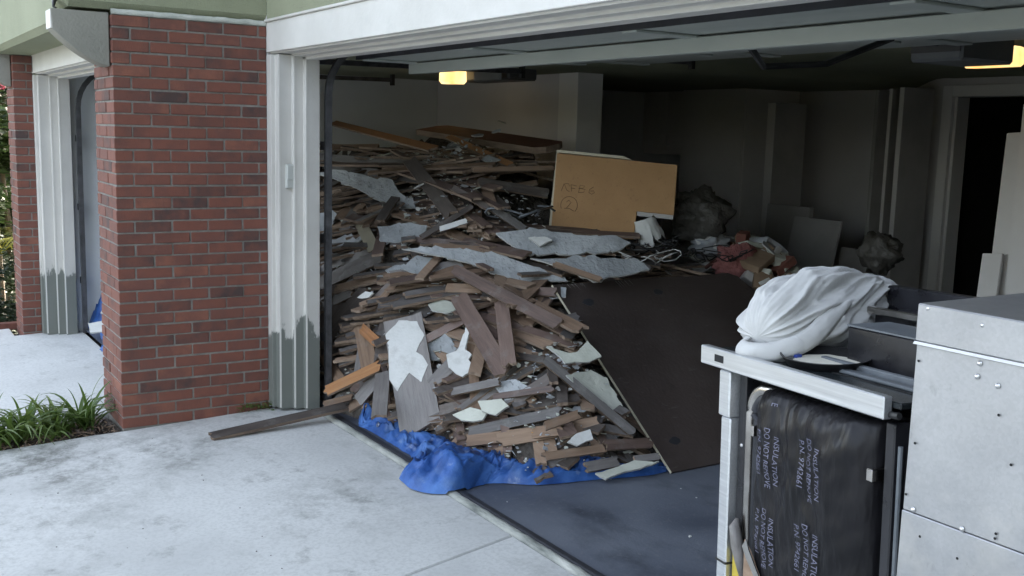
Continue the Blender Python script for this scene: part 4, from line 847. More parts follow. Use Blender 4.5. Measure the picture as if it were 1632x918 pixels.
# handwritten pencil marks: letters and a circled 2
def stroke(mb,P,r=.0018): mb.tube([(x,y,.0016) for x,y in P],r,5,0,Mx)
mb=MB(); ox,oy,s=.075,-.245,.062
for P in ([(-.35,0),(-.12,1)],[(-.12,1),(.25,.15),(.55,.0)],[(-.05,1.0),(.35,1.05),(.5,.7)],[(.75,.05),(.62,.95)],[(.62,.95),(1.25,.85)],[(.7,.5),(1.1,.5)],[(1.5,.0),(1.6,1.0),(2.1,.95),(1.95,.62),(1.45,.58),(2.2,.5),(2.05,.1),(1.5,.0)],[(3.05,.95),(2.65,.55),(2.6,.15),(2.9,-.05),(3.2,.2),(3.1,.42),(2.7,.35)]):
    stroke(mb,[(ox+a*s,oy+b*s*.8) for a,b in P])
cx,cy=.115,-.335
stroke(mb,[(cx+.055*math.cos(q),cy+.058*math.sin(q)) for q in [(-.7+i*.27) for i in range(17)]])
stroke(mb,[(cx-.02,cy+.02),(cx-.005,cy+.035),(cx+.012,cy+.02),(cx-.015,cy-.02),(cx-.03,cy-.022),(cx+.005,cy-.02),(cx+.035,cy-.035)])
mb.build('pencil_writing',M['pencil'],mp)
# ---------------------------------------------------------------- blue tarp under the pile front
def interp(P,t):
    n=len(P)-1; x=t*n; i=min(n-1,int(x)); f=x-i
    p0=P[max(i-1,0)];p1=P[i];p2=P[i+1];p3=P[min(i+2,n)]
    return tuple(.5*((2*p1[k])+(-p0[k]+p2[k])*f+(2*p0[k]-5*p1[k]+4*p2[k]-p3[k])*f*f+(-p0[k]+3*p1[k]-3*p2[k]+p3[k])*f**3) for k in range(len(p1)))
def cloth_strip(name,outer,inner,hump,label,nu=300,nv=60,amp=.02,seed=0):
    vs=[];fs=[]
    for i in range(nu+1):
        t=i/nu; a=interp(outer,t); b=interp(inner,t); hp=interp(hump,t)[0]*(.78 if seed==0 else 1)
        for j in range(nv+1):
            s=j/nv
            x=a[0]+(b[0]-a[0])*s; y=a[1]+(b[1]-a[1])*s
            base=gz(y)+.004 if y<.2 else .018 if y<.3 else .004
            # fold profile: rises quickly from the outer hem, then sinks back under the planks
            prof=math.sin(math.pi*min(1,s*1.25)**.75) if s<.8 else max(0,math.sin(math.pi*min(1,s*1.25)**.75))
            wq=noise.noise(Vector((t*9,s*3,4+seed)))
            def rid(a,b,c): return 1-2.0*abs(noise.noise(Vector((t*a+wq*.6+seed,s*b+wq*.5,c))))
            r1=rid(13,2.2,.3); r2=rid(30,5.5,1.7); r3=rid(64,12,5.1); r4=noise.noise(Vector((t*120,s*25,7)))
            e=min(1,s*6)
            z=base+hp*max(0,prof)*(.30+.62*max(-.2,r1))+e*(.044*hp/.1*r2+.017*r3+.002*r4)
            z=max(base+.001,z)
            dx=.05*noise.noise(Vector((t*18,s*6,9+seed)))*min(1,s*3); dy=.05*noise.noise(Vector((t*18,s*6,19+seed)))*min(1,s*3)
            he=.010*noise.noise(Vector((t*40,0,3)))
            vs.append((x+dx+he,y+dy+he,z))
    for i in range(nu):
        for j in range(nv): a=i*(nv+1)+j; fs.append((a,a+1,a+nv+2,a+nv+1))
    o=MB().add(vs,fs).build(name,M['tarp'],smooth=True); return o
outer=[(.44,.40),(.58,.335),(.66,.305),(.80,.315),(.98,.315),(1.16,.315),(1.34,.30),(1.50,.235),(1.60,.10),(1.80,.10),(1.90,.22),(1.86,.40),(1.88,.50),(1.97,.62),(2.02,.76),(2.05,.92),(2.10,1.10),(2.13,1.25),(2.12,1.38)]
inner=[(.36,.55),(.5,.6),(.6,.6),(.75,.6),(.9,.62),(1.05,.62),(1.2,.64),(1.32,.66),(1.42,.70),(1.5,.76),(1.58,.80),(1.64,.82),(1.7,.86),(1.76,.9),(1.82,.95),(1.86,1.0),(1.92,1.12),(1.96,1.25),(1.98,1.38)]
hump=[(.09,),(.10,),(.03,),(.07,),(.07,),(.06,),(.07,),(.11,),(.13,),(.14,),(.14,),(.11,),(.09,),(.09,),(.08,),(.09,),(.05,),(.03,),(.02,)]
tp=cloth_strip('tarp',outer,inner,hump,None); tag(tp,'crumpled blue tarp spilling over the garage threshold under the pile','tarp')
for (x,y,z) in ((.84,.335,.055),(1.63,.115,.025)):
    g=MB(); g.tube([(x+.011*math.cos(q*.628),y+.003*math.sin(q*.628),z+.011*math.sin(q*.628)) for q in range(11)],.0025,6); g.build('grommet',M['screw'],tp)
tp2=cloth_strip('tarp',[(-3.05,-.50),(-2.85,-.44),(-2.6,-.48),(-2.4,-.50),(-2.2,-.55),(-1.9,-.5),(-1.2,-.45)],[(-3.7,.3),(-3.2,.5),(-2.8,.6),(-2.4,.6),(-2.0,.6),(-1.6,.6),(-1.2,.6)],[(.35,),(.45,),(.3,),(.12,),(.1,),(.14,),(.1,)],None,120,40,.03,4)
tag(tp2,'blue tarp bundled inside the narrow single door at far left','tarp')
for i,(x,y,z,s,a) in enumerate(((-2.75,-.30,.19,.22,.4),(-2.5,-.40,.10,.2,1.1),(-2.35,-.25,.16,.18,2.0))):
    n=Vector((.3,-.4,.8)).normalized(); aa=Vector((math.cos(a),math.sin(a),.1)).normalized(); bb=n.cross(aa)
    c=Vector((x,y,z)); pts=[c+aa*s+bb*.05,c+aa*s*.2+bb*.09,c-aa*s+bb*.06,c-aa*s*.8-bb*.06,c+aa*s*.4-bb*.09,c+aa*s-bb*.05]
    sheet(pts,n,'whitep' if i<2 else 'drywall',['topmost pale drywall strip on the far left tarp','white plaster strip at the front of the far left tarp','grey drywall strip behind on the far left tarp'][i],'scrap',900+i,.012,.008,name='drywall_scrap')

# ---------------------------------------------------------------- wall oven standing in the opening
TH=R(-2.3); YA=R(-10.4)
rotm=Matrix.Rotation(YA,4,'Z')@Matrix.Rotation(TH,4,'Y')
pv=Vector((0,0,1.09)); oloc=Vector((3.80,0,1.09))-(rotm@pv)
ov=empty('wall_oven'); ov.matrix_world=Matrix.Translation(oloc)@rotm; ov.empty_display_size=.3
tag(ov,'dismantled stainless and black wall oven wrapped in black insulation standing in the doorway','oven')
OW=.76
# body
MB().box(.115,.80,.075,.60,-.0,1.03).build('body',M['blackm'],ov,bevel=.006)
cp=MB().box(0,OW,-.022,.004,1.041,1.094).build('control_strip',M['steel'],ov,bevel=.003)
MB().box(.075,.118,-.0235,-.0215,1.058,1.078).build('badge',M['flat_black'],cp)
tpl=MB().box(.0,.785,.0045,.30,1.066,1.082).build('top_plate',M['glass'],ov,bevel=.003)
MB().box(.02,.78,.10,.104,1.0815,1.084).build('slot',M['flat_black'],tpl)
MB().box(.30,.79,.115,.145,1.082,1.092).build('vent_rail',M['dull'],ov,bevel=.003)
MB().box(.30,.79,.165,.185,1.082,1.100).build('vent_rail',M['dull'],ov,bevel=.003)
MB().box(.03,.79,.302,.60,1.031,1.075).build('rear_top',M['dull'],ov,bevel=.003)
jb=MB().box(.34,.80,.22,.36,1.0825,1.185).build('junction_box',M['blackm'],ov,bevel=.004)
MB().box(.338,.80,.218,.362,1.1855,1.190).build('lid',M['dull'],jb)
MB().box(.20,.80,.43,.55,1.076,1.20).build('blower_box',M['blackm'],ov,bevel=.004)
MB().box(.20,.80,.40,.425,1.195,1.215).build('steel_flange',M['chrome'],ov,bevel=.003)
MB().box(.10,.80,.56,.60,1.15,1.26).build('rear_bracket',M['blackm'],ov,bevel=.004)
# left trim
MB().box(.085,.138,-.012,.06,.905,1.036).build('trim_block',M['steel'],ov,bevel=.004)
MB().box(.092,.138,-.006,.06,.0,.903).build('side_trim',M['steel'],ov,bevel=.004)
MB().box(.090,.140,-.008,.062,.478,.484).build('trim_clip',M['iron'],ov)
# black inner frame and rounded chrome rail
MB().box(.1405,.172,.02,.075,.0,1.035).build('frame_rail',M['blackm'],ov,bevel=.003)
pth=[(.188,.035,.25),(.188,.035,.93)]
for i in range(1,8): a=math.pi-i/8*math.pi/2; pth.append((.188+.07+.07*math.cos(a),.035,.93+.075*math.sin(a)))
pth+= [(.275,.035,1.006),(.62,.035,1.006)]
MB().tube(pth,.019,12).build('chrome_rail',M['chrome'],ov,smooth=True)
pth=[(x+.03 if i<2 else x+.012,y-.004,z-.02) for i,(x,y,z) in enumerate(pth)]
MB().tube(pth,.013,10).build('door_gasket',M['rubber'],ov,smooth=True)
MB().box(.226,.240,.0,.05,.875,.905).build('clip',M['chrome'],ov,bevel=.002)
MB().box(.703,.722,-.012,.05,.885,.915).build('clip',M['chrome'],ov,bevel=.002)
MB().box(.735,.765,.01,.074,.0,1.03).build('frame_rail',M['blackm'],ov,bevel=.003)
MB().tube([(.775,.02,.0),(.775,.02,.98)],.006,8).build('rod',M['dull'],ov)
MB().tube([(.76,.0,1.052),(.785,-.012,1.056),(.80,-.012,1.058)],.008,8).build('stud',M['iron'],ov)
MB().lathe([(0,.004),(.004,.003),(.006,0)],10,0,Matrix.Translation((.160,.0195,.83))@Matrix.Rotation(R(90),4,'X')).build('screw',M['screw'],ov)
# insulation pillow
IU0,IU1,IZ0,IZ1=.232,.712,.02,1.028
def ins_v(u,z):
    a=(u-IU0)/(IU1-IU0)*2-1; b=(z-IZ0)/(IZ1-IZ0)*2-1
    e=max(0,1-abs(a)**5)**.45*max(0,1-abs(b)**14)**.4
    wr=.010*abs(noise.noise(Vector((u*9,z*3.2,2))))+.006*abs(noise.noise(Vector((u*22+z*6,z*5,7))))+.004*noise.noise(Vector((u*14-z*9,z*16,4)))
    bl=.012*sm(.55,.95,z)*sm(.45,.62,u)
    return .07-e*(.105-1.6*wr+bl)
vs=[];fs=[];nu,nv=90,150
for j in range(nv+1):
    for i in range(nu+1):
        u=IU0+(IU1-IU0)*i/nu; z=IZ0+(IZ1-IZ0)*j/nv; vs.append((u,ins_v(u,z),z))
for j in range(nv):
    for i in range(nu): a=j*(nu+1)+i; fs.append((a,a+1,a+nu+2,a+nu+1))
ins=MB().add(vs,fs).build('insulation',M['foil'],ov,smooth=True)
tag(ins,'shiny black insulation wrap with printed warnings')
def text_mesh(body,size,sx):
    cu=bpy.data.curves.new('txt','FONT'); cu.body=body; cu.size=size; cu.align_x='LEFT'; cu.resolution_u=2
    o=bpy.data.objects.new('txt',cu); col.objects.link(o); dg=bpy.context.evaluated_depsgraph_get(); dg.update()
    me=bpy.data.meshes.new_from_object(o.evaluated_get(dg)); v=[p.co.copy() for p in me.vertices]; f=[tuple(p.vertices) for p in me.polygons]
    bpy.data.objects.remove(o); w=max(p.x for p in v)
    return [(p.x*sx,p.y,w*sx) for p in v],f
LN=[('INSULATION',.128),('DO NOT REMOVE',.160),('P.N. 9742661',.118)]
cacheT={}
for b_,w_ in LN:
    v,f=text_mesh(b_,.030,1.0); w=max(p[0] for p in v); cacheT[b_]=([(p[0]*w_/w,p[1]) for p in v],f)
tb=MB()
for (u0,z0) in ((.348,.929),(.348,.712),(.348,.495),(.348,1.146),(.528,.944),(.528,.728),(.528,.511),(.528,1.160)):
    for li,(b_,w_) in enumerate(LN):
        du=(.036,0,-.036)[li]-.009; zs=z0+(-.016,0,-.012)[li]
        v,f=cacheT[b_]; vs=[]
        for (x,y) in v:
            z=zs-x; u=u0+du+y+.05*(x)
            vs.append((u,ins_v(u,z)-.0065,z))
        fs=[q for q in f if all(.05<vs[i][2]<1.0 for i in q)]
        tb.add(vs,fs)
tb.build('printed_text',M['print'],ins)
MB().box(.145,.20,.012,.019,.40,.52).build('yellow_tag',M['yellow'],ov,bevel=.002)
MB().tube([(.165,.012,.62),(.17,.0,.60),(.185,.0,.55),(.195,.005,.50),(.20,.01,.46)],[.006,.016,.018,.014,.008],8).build('cord_loop',W['grey'],ov,smooth=True)
MB().prism([(.268,.60),(.292,.58),(.375,.48),(.36,.42),(.268,.48)],'y',-.035,-.031).build('cardboard_corner',W['tan'],ov)
MB().prism([(.262,.58),(.28,.605),(.292,.58),(.375,.485),(.368,.47),(.28,.555)],'y',-.038,-.0345).build('foil_edge',M['chrome'],ov)
# white plastic hanging behind the oven's left side
vs=[];fs=[]
for j in range(31):
    for i in range(9):
        z=.50+.40*j/30; b=math.sin(math.pi*j/30)**.6
        vs.append((3.905-.030*b*math.sin(math.pi*i/8)-.012*noise.noise(Vector((i*.4,j*.25,0)))-.02*b,.16+.012*i+.01*noise.noise(Vector((j*.3,i,2))),z))
for j in range(30):
    for i in range(8): a=j*9+i; fs.append((a,a+1,a+10,a+9))
tag(MB().add(vs,fs).build('plastic_sheet',M['bagw'],smooth=True),'crinkled white plastic hanging behind the left side of the oven','plastic sheet')

# ---------------------------------------------------------------- frying pan and cloth bundle on the oven
pan=empty('frying_pan',(4.165,.085,1.0855),(R(2),R(-1),R(0))); tag(pan,'black frying pan on the oven top with dried cream residue','pan')
MB().lathe([(0,.002),(.10,.002),(.122,.012),(.146,.038),(.149,.041),(.146,.042),(.121,.017),(.098,.007),(0,.007)],40).build('bowl',M['pan'],pan,smooth=True); pan.scale=(.80,.80,.95)
vs=[];P=[]
for q in range(40):
    a=q/40*6.2832; r=.118*(.86+.14*noise.noise(Vector((math.cos(a)*2,math.sin(a)*2,1)))); P.append((r*math.cos(a),r*math.sin(a)))
MB().prism(P,'z',.012,.024).build('residue',M['cream'],pan)
MB().box(-.125,-.085,-.045,-.02,.0245,.032).build('blue_scrap',M['tape'],pan)
def bundle():
    P0=Vector((3.955,.075,1.145)); P1=Vector((3.90,.585,1.225)); ax=(P1-P0); L=ax.length; ax.normalize()
    side=Vector((0,0,1)).cross(ax).normalized(); up=ax.cross(side)
    vs=[];fs=[];nu,nv=220,200
    for i in range(nu+1):
        t=i/nu
        # radius along the axis: rounded near end, fat middle, pinched far end
        r=.118*(math.sin(math.pi*min(1,max(0,t))**.80)**.42) if 0<t<1 else 0
        r*=1-.20*sm(.0,1,t)*(1-.1)+.10*math.exp(-((t-.35)/.2)**2)
        c=P0+ax*L*(t*1.16-.08)+up*(.012*math.sin(math.pi*t))
        for j in range(nv):
            a=2*math.pi*j/nv
            sp=a+.7*t
            cs,sn=math.cos(sp),math.sin(sp)
            q=Vector((cs,sn,t*2.4)); wq=Vector((noise.noise(q*1.3),noise.noise(q*1.3+Vector((5,0,0))),noise.noise(q*1.3+Vector((0,7,0)))))*.45
            n1=noise.noise(q*1.1+Vector((2,3,1)))
            qa=Vector((cs*1.9,sn*1.9,t*1.5))+wq*.9; qb=Vector((cs*4.2,sn*4.2,t*3.0))+wq*1.6; f2=1-2.4*abs(noise.noise(qa+Vector((9,1,0)))); f3=1-2.2*abs(noise.noise(qb+Vector((1,4,2)))); f4=1-2*abs(noise.noise(qb*2.1))
            d=.024*n1+.020*f2+.010*f3+.0035*f4
            # rolled swirl facing the street side
            rr=r*(1+.0)+d*min(1,r/.06)
            x=math.cos(a)*rr*1.04; y=math.sin(a)*rr*.92
            p=c+side*x+up*y
            p.z=max(p.z,1.088+.003*noise.noise(Vector((t*9,a*3,0))))
            vs.append(p)
    for i in range(nu):
        for j in range(nv): fs.append((i*nv+j,i*nv+(j+1)%nv,(i+1)*nv+(j+1)%nv,(i+1)*nv+j))
    e=empty('cloth_bundle',(3.92,.3,1.088)); tag(e,'white canvas drop cloth rolled into a bulky bundle on the oven','cloth bundle')
    MB().add([Vector(v)-Vector((3.92,.3,1.088)) for v in vs],fs).build('rolled_cloth',M['cloth'],e,smooth=True)
    # loose hem wrapped across the near end, and tail at the far end
    def ribbon(name,path,wds,nrm,th=.004):
        v=[];f=[];n=60
        for i in range(n+1):
            t=i/n; p=Vector(interp(path,t)); w=interp([(x,) for x in wds],t)[0]; q=Vector(interp(nrm,t)).normalized()
            tg=(Vector(interp(path,min(1,t+.02)))-Vector(interp(path,max(0,t-.02)))).normalized(); s=q.cross(tg).normalized()
            for k in range(7):
                m=k/6-.5; v.append(p+s*w*m+q*(.012*math.cos(m*math.pi)+.003*noise.noise(Vector((t*9,k*.5,0)))))
        for i in range(n):
            for k in range(6): a=i*7+k; f.append((a,a+1,a+8,a+7))
        o=MB().add([Vector(x)-Vector((3.92,.3,1.088)) for x in v],f).build(name,M['cloth'],e,smooth=True)
        sd_=o.modifiers.new('thick','SOLIDIFY'); sd_.thickness=th
    ribbon('hem_fold',[(4.05,.30,1.235),(4.075,.20,1.205),(4.085,.11,1.155),(4.06,.02,1.115),(3.99,-.022,1.098)],[.02,.05,.055,.05,.03],[(.6,-.4,.7),(.8,-.5,.4),(.8,-.6,.2),(.5,-.8,.2),(.2,-.9,.3)])
    ribbon('lip_fold',[(3.93,.035,1.13),(3.945,-.012,1.118),(3.99,-.030,1.110),(4.05,.005,1.118),(4.08,.07,1.14),(4.06,.13,1.16)],[.02,.05,.055,.055,.05,.02],[(-.3,-.8,.4),(0,-1,.3),(.3,-.9,.2),(.6,-.7,.3),(.8,-.5,.3),(.8,-.3,.5)])
    ribbon('tail',[(3.89,.57,1.265),(3.91,.63,1.255),(3.93,.68,1.225),(3.94,.73,1.19)],[.10,.11,.09,.03],[(.2,-.2,1),(.3,-.1,1),(.5,0,.8),(.6,0,.6)])
bundle()

M['hemm']=mk('bright_folded_hem',[(.78,.78,.78),(.88,.88,.88)],5,.45,0,metal=.6)
# ---------------------------------------------------------------- galvanised sheet metal box
bx=empty('metal_box',(4.662,-.227,gz(-.227))); tag(bx,'tall galvanised sheet metal duct box at the right edge beside the oven','metal box')
g0=-gz(-.227)
MB().box(0,.62,0,.72,0,.913+g0).build('lower_sheet',M['galv'],bx,bevel=.002)
MB().box(.0015,.6185,.0015,.7185,.9145+g0,1.274+g0).build('middle_sheet',M['galv'],bx,bevel=.002)
MB().prism([(-.001,1.2742+g0),(-.006,1.2746+g0),(-.006,1.2752+g0),(-.001,1.2800+g0)],'x',-.002,.622).build('hem',M['hemm'],bx)
MB().box(-.001,.621,-.0025,.721,1.2808+g0,1.36+g0).build('cap_sheet',M['galv'],bx,bevel=.003)
for (x,z) in ((.024,1.352),(.148,1.338),(.149,1.262),(.146,1.235),(.191,1.226),(.028,.922),(.144,.919),(.30,1.34),(.42,.93)):
    MB().lathe([(0,.0035),(.0022,.003),(.004,.0015),(.005,0),(.006,-.001)],12,0,Matrix.Translation((x,-.0015,z+g0))@Matrix.Rotation(R(90),4,'X')).build('screw',M['screw'],bx,smooth=True)
MB().lathe([(0,.0045),(.004,.004),(.007,.002),(.009,0)],12,0,Matrix.Translation((-.002,.03,1.115+g0))@Matrix.Rotation(R(-90),4,'Y')).build('screw',M['screw'],bx,smooth=True)
for (x,z) in ((.012,1.24),(.20,1.17),(.02,1.065),(.009,.95),(.218,.935),(.217,.925),(.235,1.08),(.05,.87),(.14,.855),(.18,.83)):
    MB().lathe([(0,.0006),(.0028,.0006),(.003,0)],10,0,Matrix.Translation((x,-.0016 if z>.913 else -.0002,z+g0))@Matrix.Rotation(R(90),4,'X')).build('drill_hole',M['flat_black'],bx)

# ---------------------------------------------------------------- junk behind the dark panel
def lump(name,label,cat,c,r,mat,seed,sq=(1,1,1),amp=.3,n=28,group=None):
    vs=[];fs=[]
    for i in range(n+1):
        th=math.pi*i/n
        for j in range(n):
            ph=2*math.pi*j/n; d=Vector((math.sin(th)*math.cos(ph),math.sin(th)*math.sin(ph),math.cos(th)))
            rr=r*(1+amp*fbm(d*1.6+Vector((seed,0,0)))+amp*.4*(1-2*abs(noise.noise(d*4+Vector((0,seed,0))))))
            if mat=='clear':
                rr*=1+.10*(1-2*abs(noise.noise(Vector((d.x*5,d.y*5,d.z*1.5+seed)))))+.05*(1-2*abs(noise.noise(d*9)))
            vs.append((d.x*rr*sq[0],d.y*rr*sq[1],d.z*rr*sq[2]))
    for i in range(n):
        for j in range(n): fs.append((i*n+j,i*n+(j+1)%n,(i+1)*n+(j+1)%n,(i+1)*n+j))
    o=MB().add(vs,fs).build(name,M[mat],loc=c,smooth=True); tag(o,label,cat,group); return o
lump('plastic_bag','cloudy plastic bag bulging beside the brown notched panel','bag',(.55,2.92,1.15),.165,'clear',1,(1.05,1,.9),.34)
lump('plastic_bag','cloudy plastic bag far back in front of the closet doors','bag',(1.16,4.1,.92),.125,'clear',2,(1,1,.95),.36)
lump('insulation_chunk','pink fibreglass insulation chunk behind the top edge of the dark panel','insulation',(.86,3.0,.86),.13,'pink',3,(.8,1.3,.8),.4)
lump('insulation_chunk','grey dusty insulation lump left of the pink chunk','insulation',(.62,2.97,.95),.12,'paper',5,(.9,1,.7),.5)
def block(label,c,s,rot,mat,cat='block',name='foam_block',group=None):
    o=MB().box(-s[0]/2,s[0]/2,-s[1]/2,s[1]/2,-s[2]/2,s[2]/2).build(name,M[mat],loc=c,rot=tuple(R(a) for a in rot),bevel=.004); tag(o,label,cat,group); return o
block('larger tan block tilted behind the upper right of the dark panel',(.98,3.06,.88),(.16,.22,.055),(20,15,20),'brownblock')
block('tan block lower right of the larger tan block',(1.10,3.0,.75),(.12,.15,.06),(40,10,50),'brownblock')
block('reddish brick end lying left of the pink chunk',(.78,3.12,1.02),(.07,.10,.07),(10,5,30),'brick','brick','loose_brick')
block('dim block at the back right of the tan blocks',(1.22,3.12,.74),(.14,.16,.09),(15,25,10),'brownblock')
for i in range(70):
    x=random.gauss(.82,.30); y=random.uniform(2.93,3.45); h=H(x,y)
    if h<.05: continue
    mt=random.choice(['cabd','paper','brownblock','drywall','cabd','pale','brick'])
    nm={'cabd':'dull grey','paper':'blue grey','brownblock':'tan','drywall':'scuffed grey','pale':'pale plaster','brick':'red brick'}[mt]
    block(nm+' broken block in the dim rubble '+('left of' if x<.8 else 'beyond')+' the dark panel corner',(x,y,h+random.uniform(-.02,.08)),(random.uniform(.06,.22),random.uniform(.06,.2),random.uniform(.015,.07)),(random.uniform(-40,40),random.uniform(-40,40),random.uniform(0,180)),mt,'block','rubble_block','blocks in the dim rubble')
for i in range(26):
    x=random.gauss(.8,.3); y=random.uniform(2.93,3.4); h=H(x,y)
    if h<.05: continue
    n=Vector((random.gauss(.3,.4),random.gauss(-.3,.4),.7)).normalized(); a=n.cross(Vector((0,.3,1))).normalized(); b=n.cross(a); s=random.uniform(.05,.13); c=Vector((x,y,h+random.uniform(.02,.12)))
    k=random.randint(4,6); pts=[c+a*s*random.uniform(.6,1.4)*math.cos(q*6.283/k)+b*s*random.uniform(.3,1.0)*math.sin(q*6.283/k) for q in range(k)]
    mt=random.choice(['drywall','paper','pale','pale'])
    sheet(pts,n,mt,{'drywall':'grey drywall shard','paper':'torn paper shard','pale':'pale plaster shard'}[mt]+' in the dim rubble behind the dark panel','scrap',700+i,.009,.006,0,name='drywall_scrap',group='shards in the dim rubble')
sheet([Vector(p) for p in ((.60,2.84,1.00),(.65,2.88,1.12),(.70,2.92,1.03),(.73,2.94,.90),(.65,2.88,.89))],(.75,-.6,.25),'whitep','pointed cream plaster shard leaning among wires right of the panel','scrap',950,.01,.01,name='plaster_flake')
# torn white shell under the notch
vs=[];fs=[]
for j in range(15):
    for i in range(25):
        t=i/24; a=R(-120)+R(150)*t; r=.07+.03*j/14+.006*noise.noise(Vector((i*.3,j*.2,0)))
        z=.155-.011*j+.075*(j/14)**2*noise.noise(Vector((i*.45,3,1)))+.05*(j/14)**2*noise.noise(Vector((i*1.3,8,1)))
        vs.append((r*math.cos(a),r*math.sin(a),z))
for j in range(14):
    for i in range(24): a=j*25+i; fs.append((a,a+1,a+26,a+25))
sh=MB().add(vs,fs).build('plaster_shell',M['whitep'],loc=(.76,2.31,1.02),rot=(R(14),R(-16),R(20)),smooth=True); tag(sh,'torn curved white plaster shell below the notch of the brown panel','scrap')
sd_=sh.modifiers.new('thick','SOLIDIFY'); sd_.thickness=.006
# wires
def wires(seed,c,label,mat,r,n=1):
    rd=random.Random(seed); mb=MB()
    for k in range(n):
        P=[]; a0=rd.uniform(0,6.3)
        for i in range(26):
            t=i/25; a=a0+t*rd.uniform(5.5,6.5); rr=.10+.12*t+.04*math.sin(i)
            P.append((c[0]+rr*math.cos(a)*.8,c[1]+rr*math.sin(a)*1.2,c[2]+.03*math.sin(i*.9+k)+.05*t))
        mb.tube(P,r,6)
    tag(mb.build('cable',M[mat],smooth=True),label,'cable')
wires(1,(.88,2.2,.98),'tangled black cables on the pile right of the notched panel','wire',.006,3)
wires(2,(.92,2.75,.90),'thin black wires looping over the rubble behind the dark panel','wire',.004,3)
wires(5,(.98,2.1,.93),'pale stripped wire strands above the dark panel','whitep',.0035,2)
wires(8,(.35,1.55,1.16),'dull cable loop lying on the pile left of the notched panel','dull',.007,1)
o=MB().box(-.012,.012,-.045,.045,-.002,.002).build('paper_tag',M['whitep'],loc=(1.22,2.90,.78),rot=(R(30),R(50),R(20))); tag(o,'small white tag at the right corner of the dark panel','tag')
# orange glue stain on low tan board handled as a thin skin
# ---------------------------------------------------------------- plants
def blade(mb,base,yaw,L,w,lean_,droop,n=9,mi=0):
    d=Vector((math.cos(yaw),math.sin(yaw),0)); s=Vector((-d.y,d.x,0)); vs=[];fs=[]
    for i in range(n+1):
        t=i/n; ang=lean_+droop*t*t
        p=base+d*(L*(math.sin(lean_)*t+.5*droop*t*t*.8))+Vector((0,0,L*(math.cos(lean_)*t-.45*droop*t*t*t)))
        ww=w*(1-t**2.2)*(.5+.5*min(1,t*5))
        vs+=[p-s*ww+Vector((0,0,.25*ww)),p-Vector((0,0,.25*ww)),p+s*ww+Vector((0,0,.25*ww))]
    for i in range(n):
        for k in range(2): a=i*3+k; fs.append((a,a+1,a+4,a+3))
    mb.add(vs,fs,mi)
def lily(x,y,n,hh,label,seed):
    rd=random.Random(seed); e=empty('lily_plant',(x,y,gz(y)-.02)); tag(e,label,'plant','strappy plants in the bed between the driveways')
    mb=MB()
    for i in range(n):
        b=Vector((rd.gauss(0,.035),rd.gauss(0,.035),0)); blade(mb,b,rd.uniform(0,6.283),hh*rd.uniform(.55,1.15),rd.uniform(.008,.015),rd.uniform(.05,.65),rd.uniform(.5,1.9))
    mb.build('leaves',M['lily'],e,smooth=True)
    mb=MB()
    for i in range(7): blade(mb,Vector((rd.gauss(0,.04),rd.gauss(0,.04),.01)),rd.uniform(0,6.28),.15,.006,1.2,.5)
    mb.build('dead_leaves',W['tan'],e)
lily(-.22,-1.02,46,0.38,'strappy green plant nearest the brick pillar foot',1)
lily(-.16,-1.20,46,0.35,'second strappy green plant from the brick pillar',2)
lily(-.20,-1.36,46,0.36,'third strappy green plant from the brick pillar',3)
lily(-.14,-1.52,46,0.38,'strappy green plant at the left picture edge, low front',4)
lily(-.28,-1.60,46,0.36,'strappy green plant at the left picture edge, behind',6)
# tiny weed at pillar foot
mb=MB(); rd=random.Random(2)
for i in range(90):
    b=Vector((rd.uniform(.004,.06),rd.uniform(-.20,.0),gz(-.07)+rd.uniform(0,.05))); a=rd.uniform(0,6.28); s=rd.uniform(.010,.02)
    Mx=Matrix.Translation(b)@Matrix.Rotation(a,4,'Z')@Matrix.Rotation(rd.uniform(-.7,.7),4,'X')
    mb.add([(0,0,0),(s,.5*s,.002),(1.6*s,0,0),(s,-.5*s,.002)],[(0,1,2,3)],0,Mx)
tag(mb.build('weed',M['lily']),'small green weed at the foot of the brick pillar by the jamb','weed')
def foliage(name,label,cat,centers,nleaf,ls,mat,trunk=None,seed=0,gap=.0):
    rd=random.Random(seed); e=empty(name,(centers[0][0],centers[0][1],-.3)); tag(e,label,cat); o=Vector((centers[0][0],centers[0][1],-.3)); mb=MB()
    for i in range(nleaf):
        cx,cy,cz,r=rd.choice(centers); 
        while 1:
            d=Vector((rd.uniform(-1,1),rd.uniform(-1,1),rd.uniform(-1,1)))
            if d.length<=1 and (noise.noise((Vector((cx,cy,cz))+d*r)*2.3)>-.12+gap): break
        p=Vector((cx,cy,cz))+d*r-o; s=ls*rd.uniform(.6,1.4)
        Mx=Matrix.Translation(p)@Matrix.Rotation(rd.uniform(0,6.28),4,'Z')@Matrix.Rotation(rd.uniform(-1.2,1.2),4,'X')
        mb.add([(0,0,0),(s*.5,.28*s,.05*s),(s,0,-.1*s),(s*.5,-.28*s,.05*s)],[(0,1,2,3)],0,Mx)
    mb.build('crown',M[mat],e)
    if trunk:
        t=MB()
        for P,r in trunk: t.tube([Vector(p)-o for p in P],r,8)
        t.build('trunk',M['bark'],e,smooth=True)
    return e
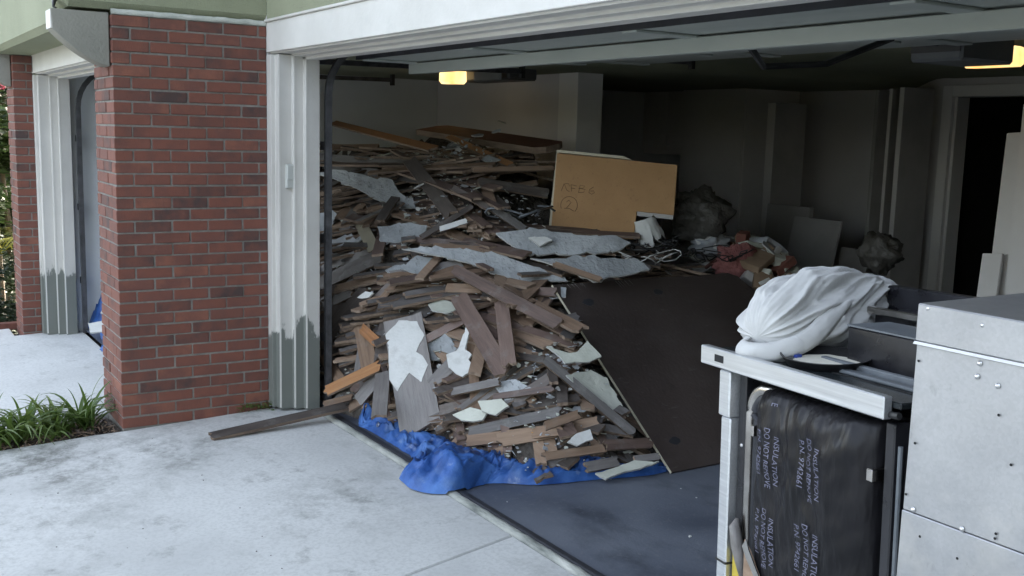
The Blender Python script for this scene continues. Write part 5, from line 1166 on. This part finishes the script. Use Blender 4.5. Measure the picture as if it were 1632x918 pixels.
foliage('garden_tree','leafy tree with sunlight breaking through at the far left edge','tree',[(-8.6,-0.250,2.6,1.1),(-9.2,-0.950,3.3,1.2),(-8.2,-1.150,1.9,.9),(-8.8,0.150,1.5,.9),(-9.6,-0.050,2.2,1.1),(-8.0,-0.250,3.5,1.0),(-7.8,-0.650,1.1,.8),(-8.6,-2.050,2.8,1.2),(-9.5,1.150,2.9,1.3)],15000,.11,'leaf',[([(-8.9,-0.350,-.4),(-8.85,-0.350,.8),(-8.7,-0.450,1.8),(-8.6,-0.350,2.8)],[.13,.1,.08,.03]),([(-8.75,-0.400,1.6),(-9.2,-0.850,2.6),(-9.3,-1.050,3.4)],[.06,.04,.015]),([(-8.8,-0.400,1.3),(-8.2,-1.050,1.9),(-8.0,-1.350,2.3)],[.05,.035,.012])],1,.06)
foliage('hedge_bush','low dark clipped hedge left of the far brick pillar','hedge',[(-4.15,-0.980,.05,.34),(-4.5,-1.060,.12,.38),(-4.85,-0.960,.12,.40),(-5.2,-1.160,.15,.4),(-4.4,-1.410,.05,.36)],6000,.045,'hedge',[([(-4.5,-1.060,-.4),(-4.5,-1.060,.1)],[.03,.015])],2)
foliage('flowering_shrub','dark green shrub between the hedge and the tree at far left','shrub',[(-5.8,-0.620,.9,.55),(-6.2,-0.870,1.4,.55),(-5.6,-0.970,1.5,.4),(-6.3,-0.520,1.9,.55),(-5.9,-0.770,.4,.5)],9000,.09,'leaf',[([(-6,-0.720,-.4),(-5.95,-0.720,.6),(-6.1,-0.770,1.6)],[.05,.04,.015])],3)
fl=empty('pink_blossom',(-5.6,-.78,2.02)); tag(fl,'pink blossom hanging near the top of the left foliage','blossom')
mb=MB()
for i in range(14):
    a=i*2.4; s=.035; Mx=Matrix.Translation((.02*math.cos(a),.02*math.sin(a),.004*i-.02))@Matrix.Rotation(a,4,'Z')@Matrix.Rotation(.5,4,'Y')
    mb.add([(0,0,0),(s*.6,.5*s,.01),(s*1.2,0,0),(s*.6,-.5*s,.01)],[(0,1,2,3)],0,Mx)
mb.build('petals',M['petal'],fl)
pa=empty('palm_plant',(-5.0,-.92,-.05)); tag(pa,'yellow green palm fronds catching sun left of the far pillar','palm')
rd=random.Random(5)
for k in range(9):
    yaw=k*.698+.2; L=rd.uniform(.65,.95); d=Vector((math.cos(yaw),math.sin(yaw),0)); mb=MB(); pts=[]
    for i in range(12):
        t=i/11; pts.append(Vector((0,0,.45))+d*(L*.75*t)+Vector((0,0,L*(.75*t-.55*t*t))))
    mb.tube(pts,[.008*(1-.7*i/11) for i in range(12)],5)
    for i in range(2,12):
        for q in range(2):
            for sgn in (-1,1):
                p=pts[i].lerp(pts[min(i+1,11)],q*.5); s=Vector((-d.y,d.x,0))*sgn; l=.22*(1-.5*abs(i/11-.4)); e2=(s*.8+d*.6+Vector((0,0,-.12))).normalized()*l; wv=d*.011
                mb.add([p-wv*.4,p+e2*.5-wv+Vector((0,0,.012)),p+e2,p+e2*.5+wv+Vector((0,0,.012))],[(0,1,2,3)])
    mb.build('frond',M['palm'],pa)
MB().tube([(0,0,-.2),(0,0,.45)],[.05,.03],8).build('stem',M['bark'],pa)
bpy.context.view_layer.update()
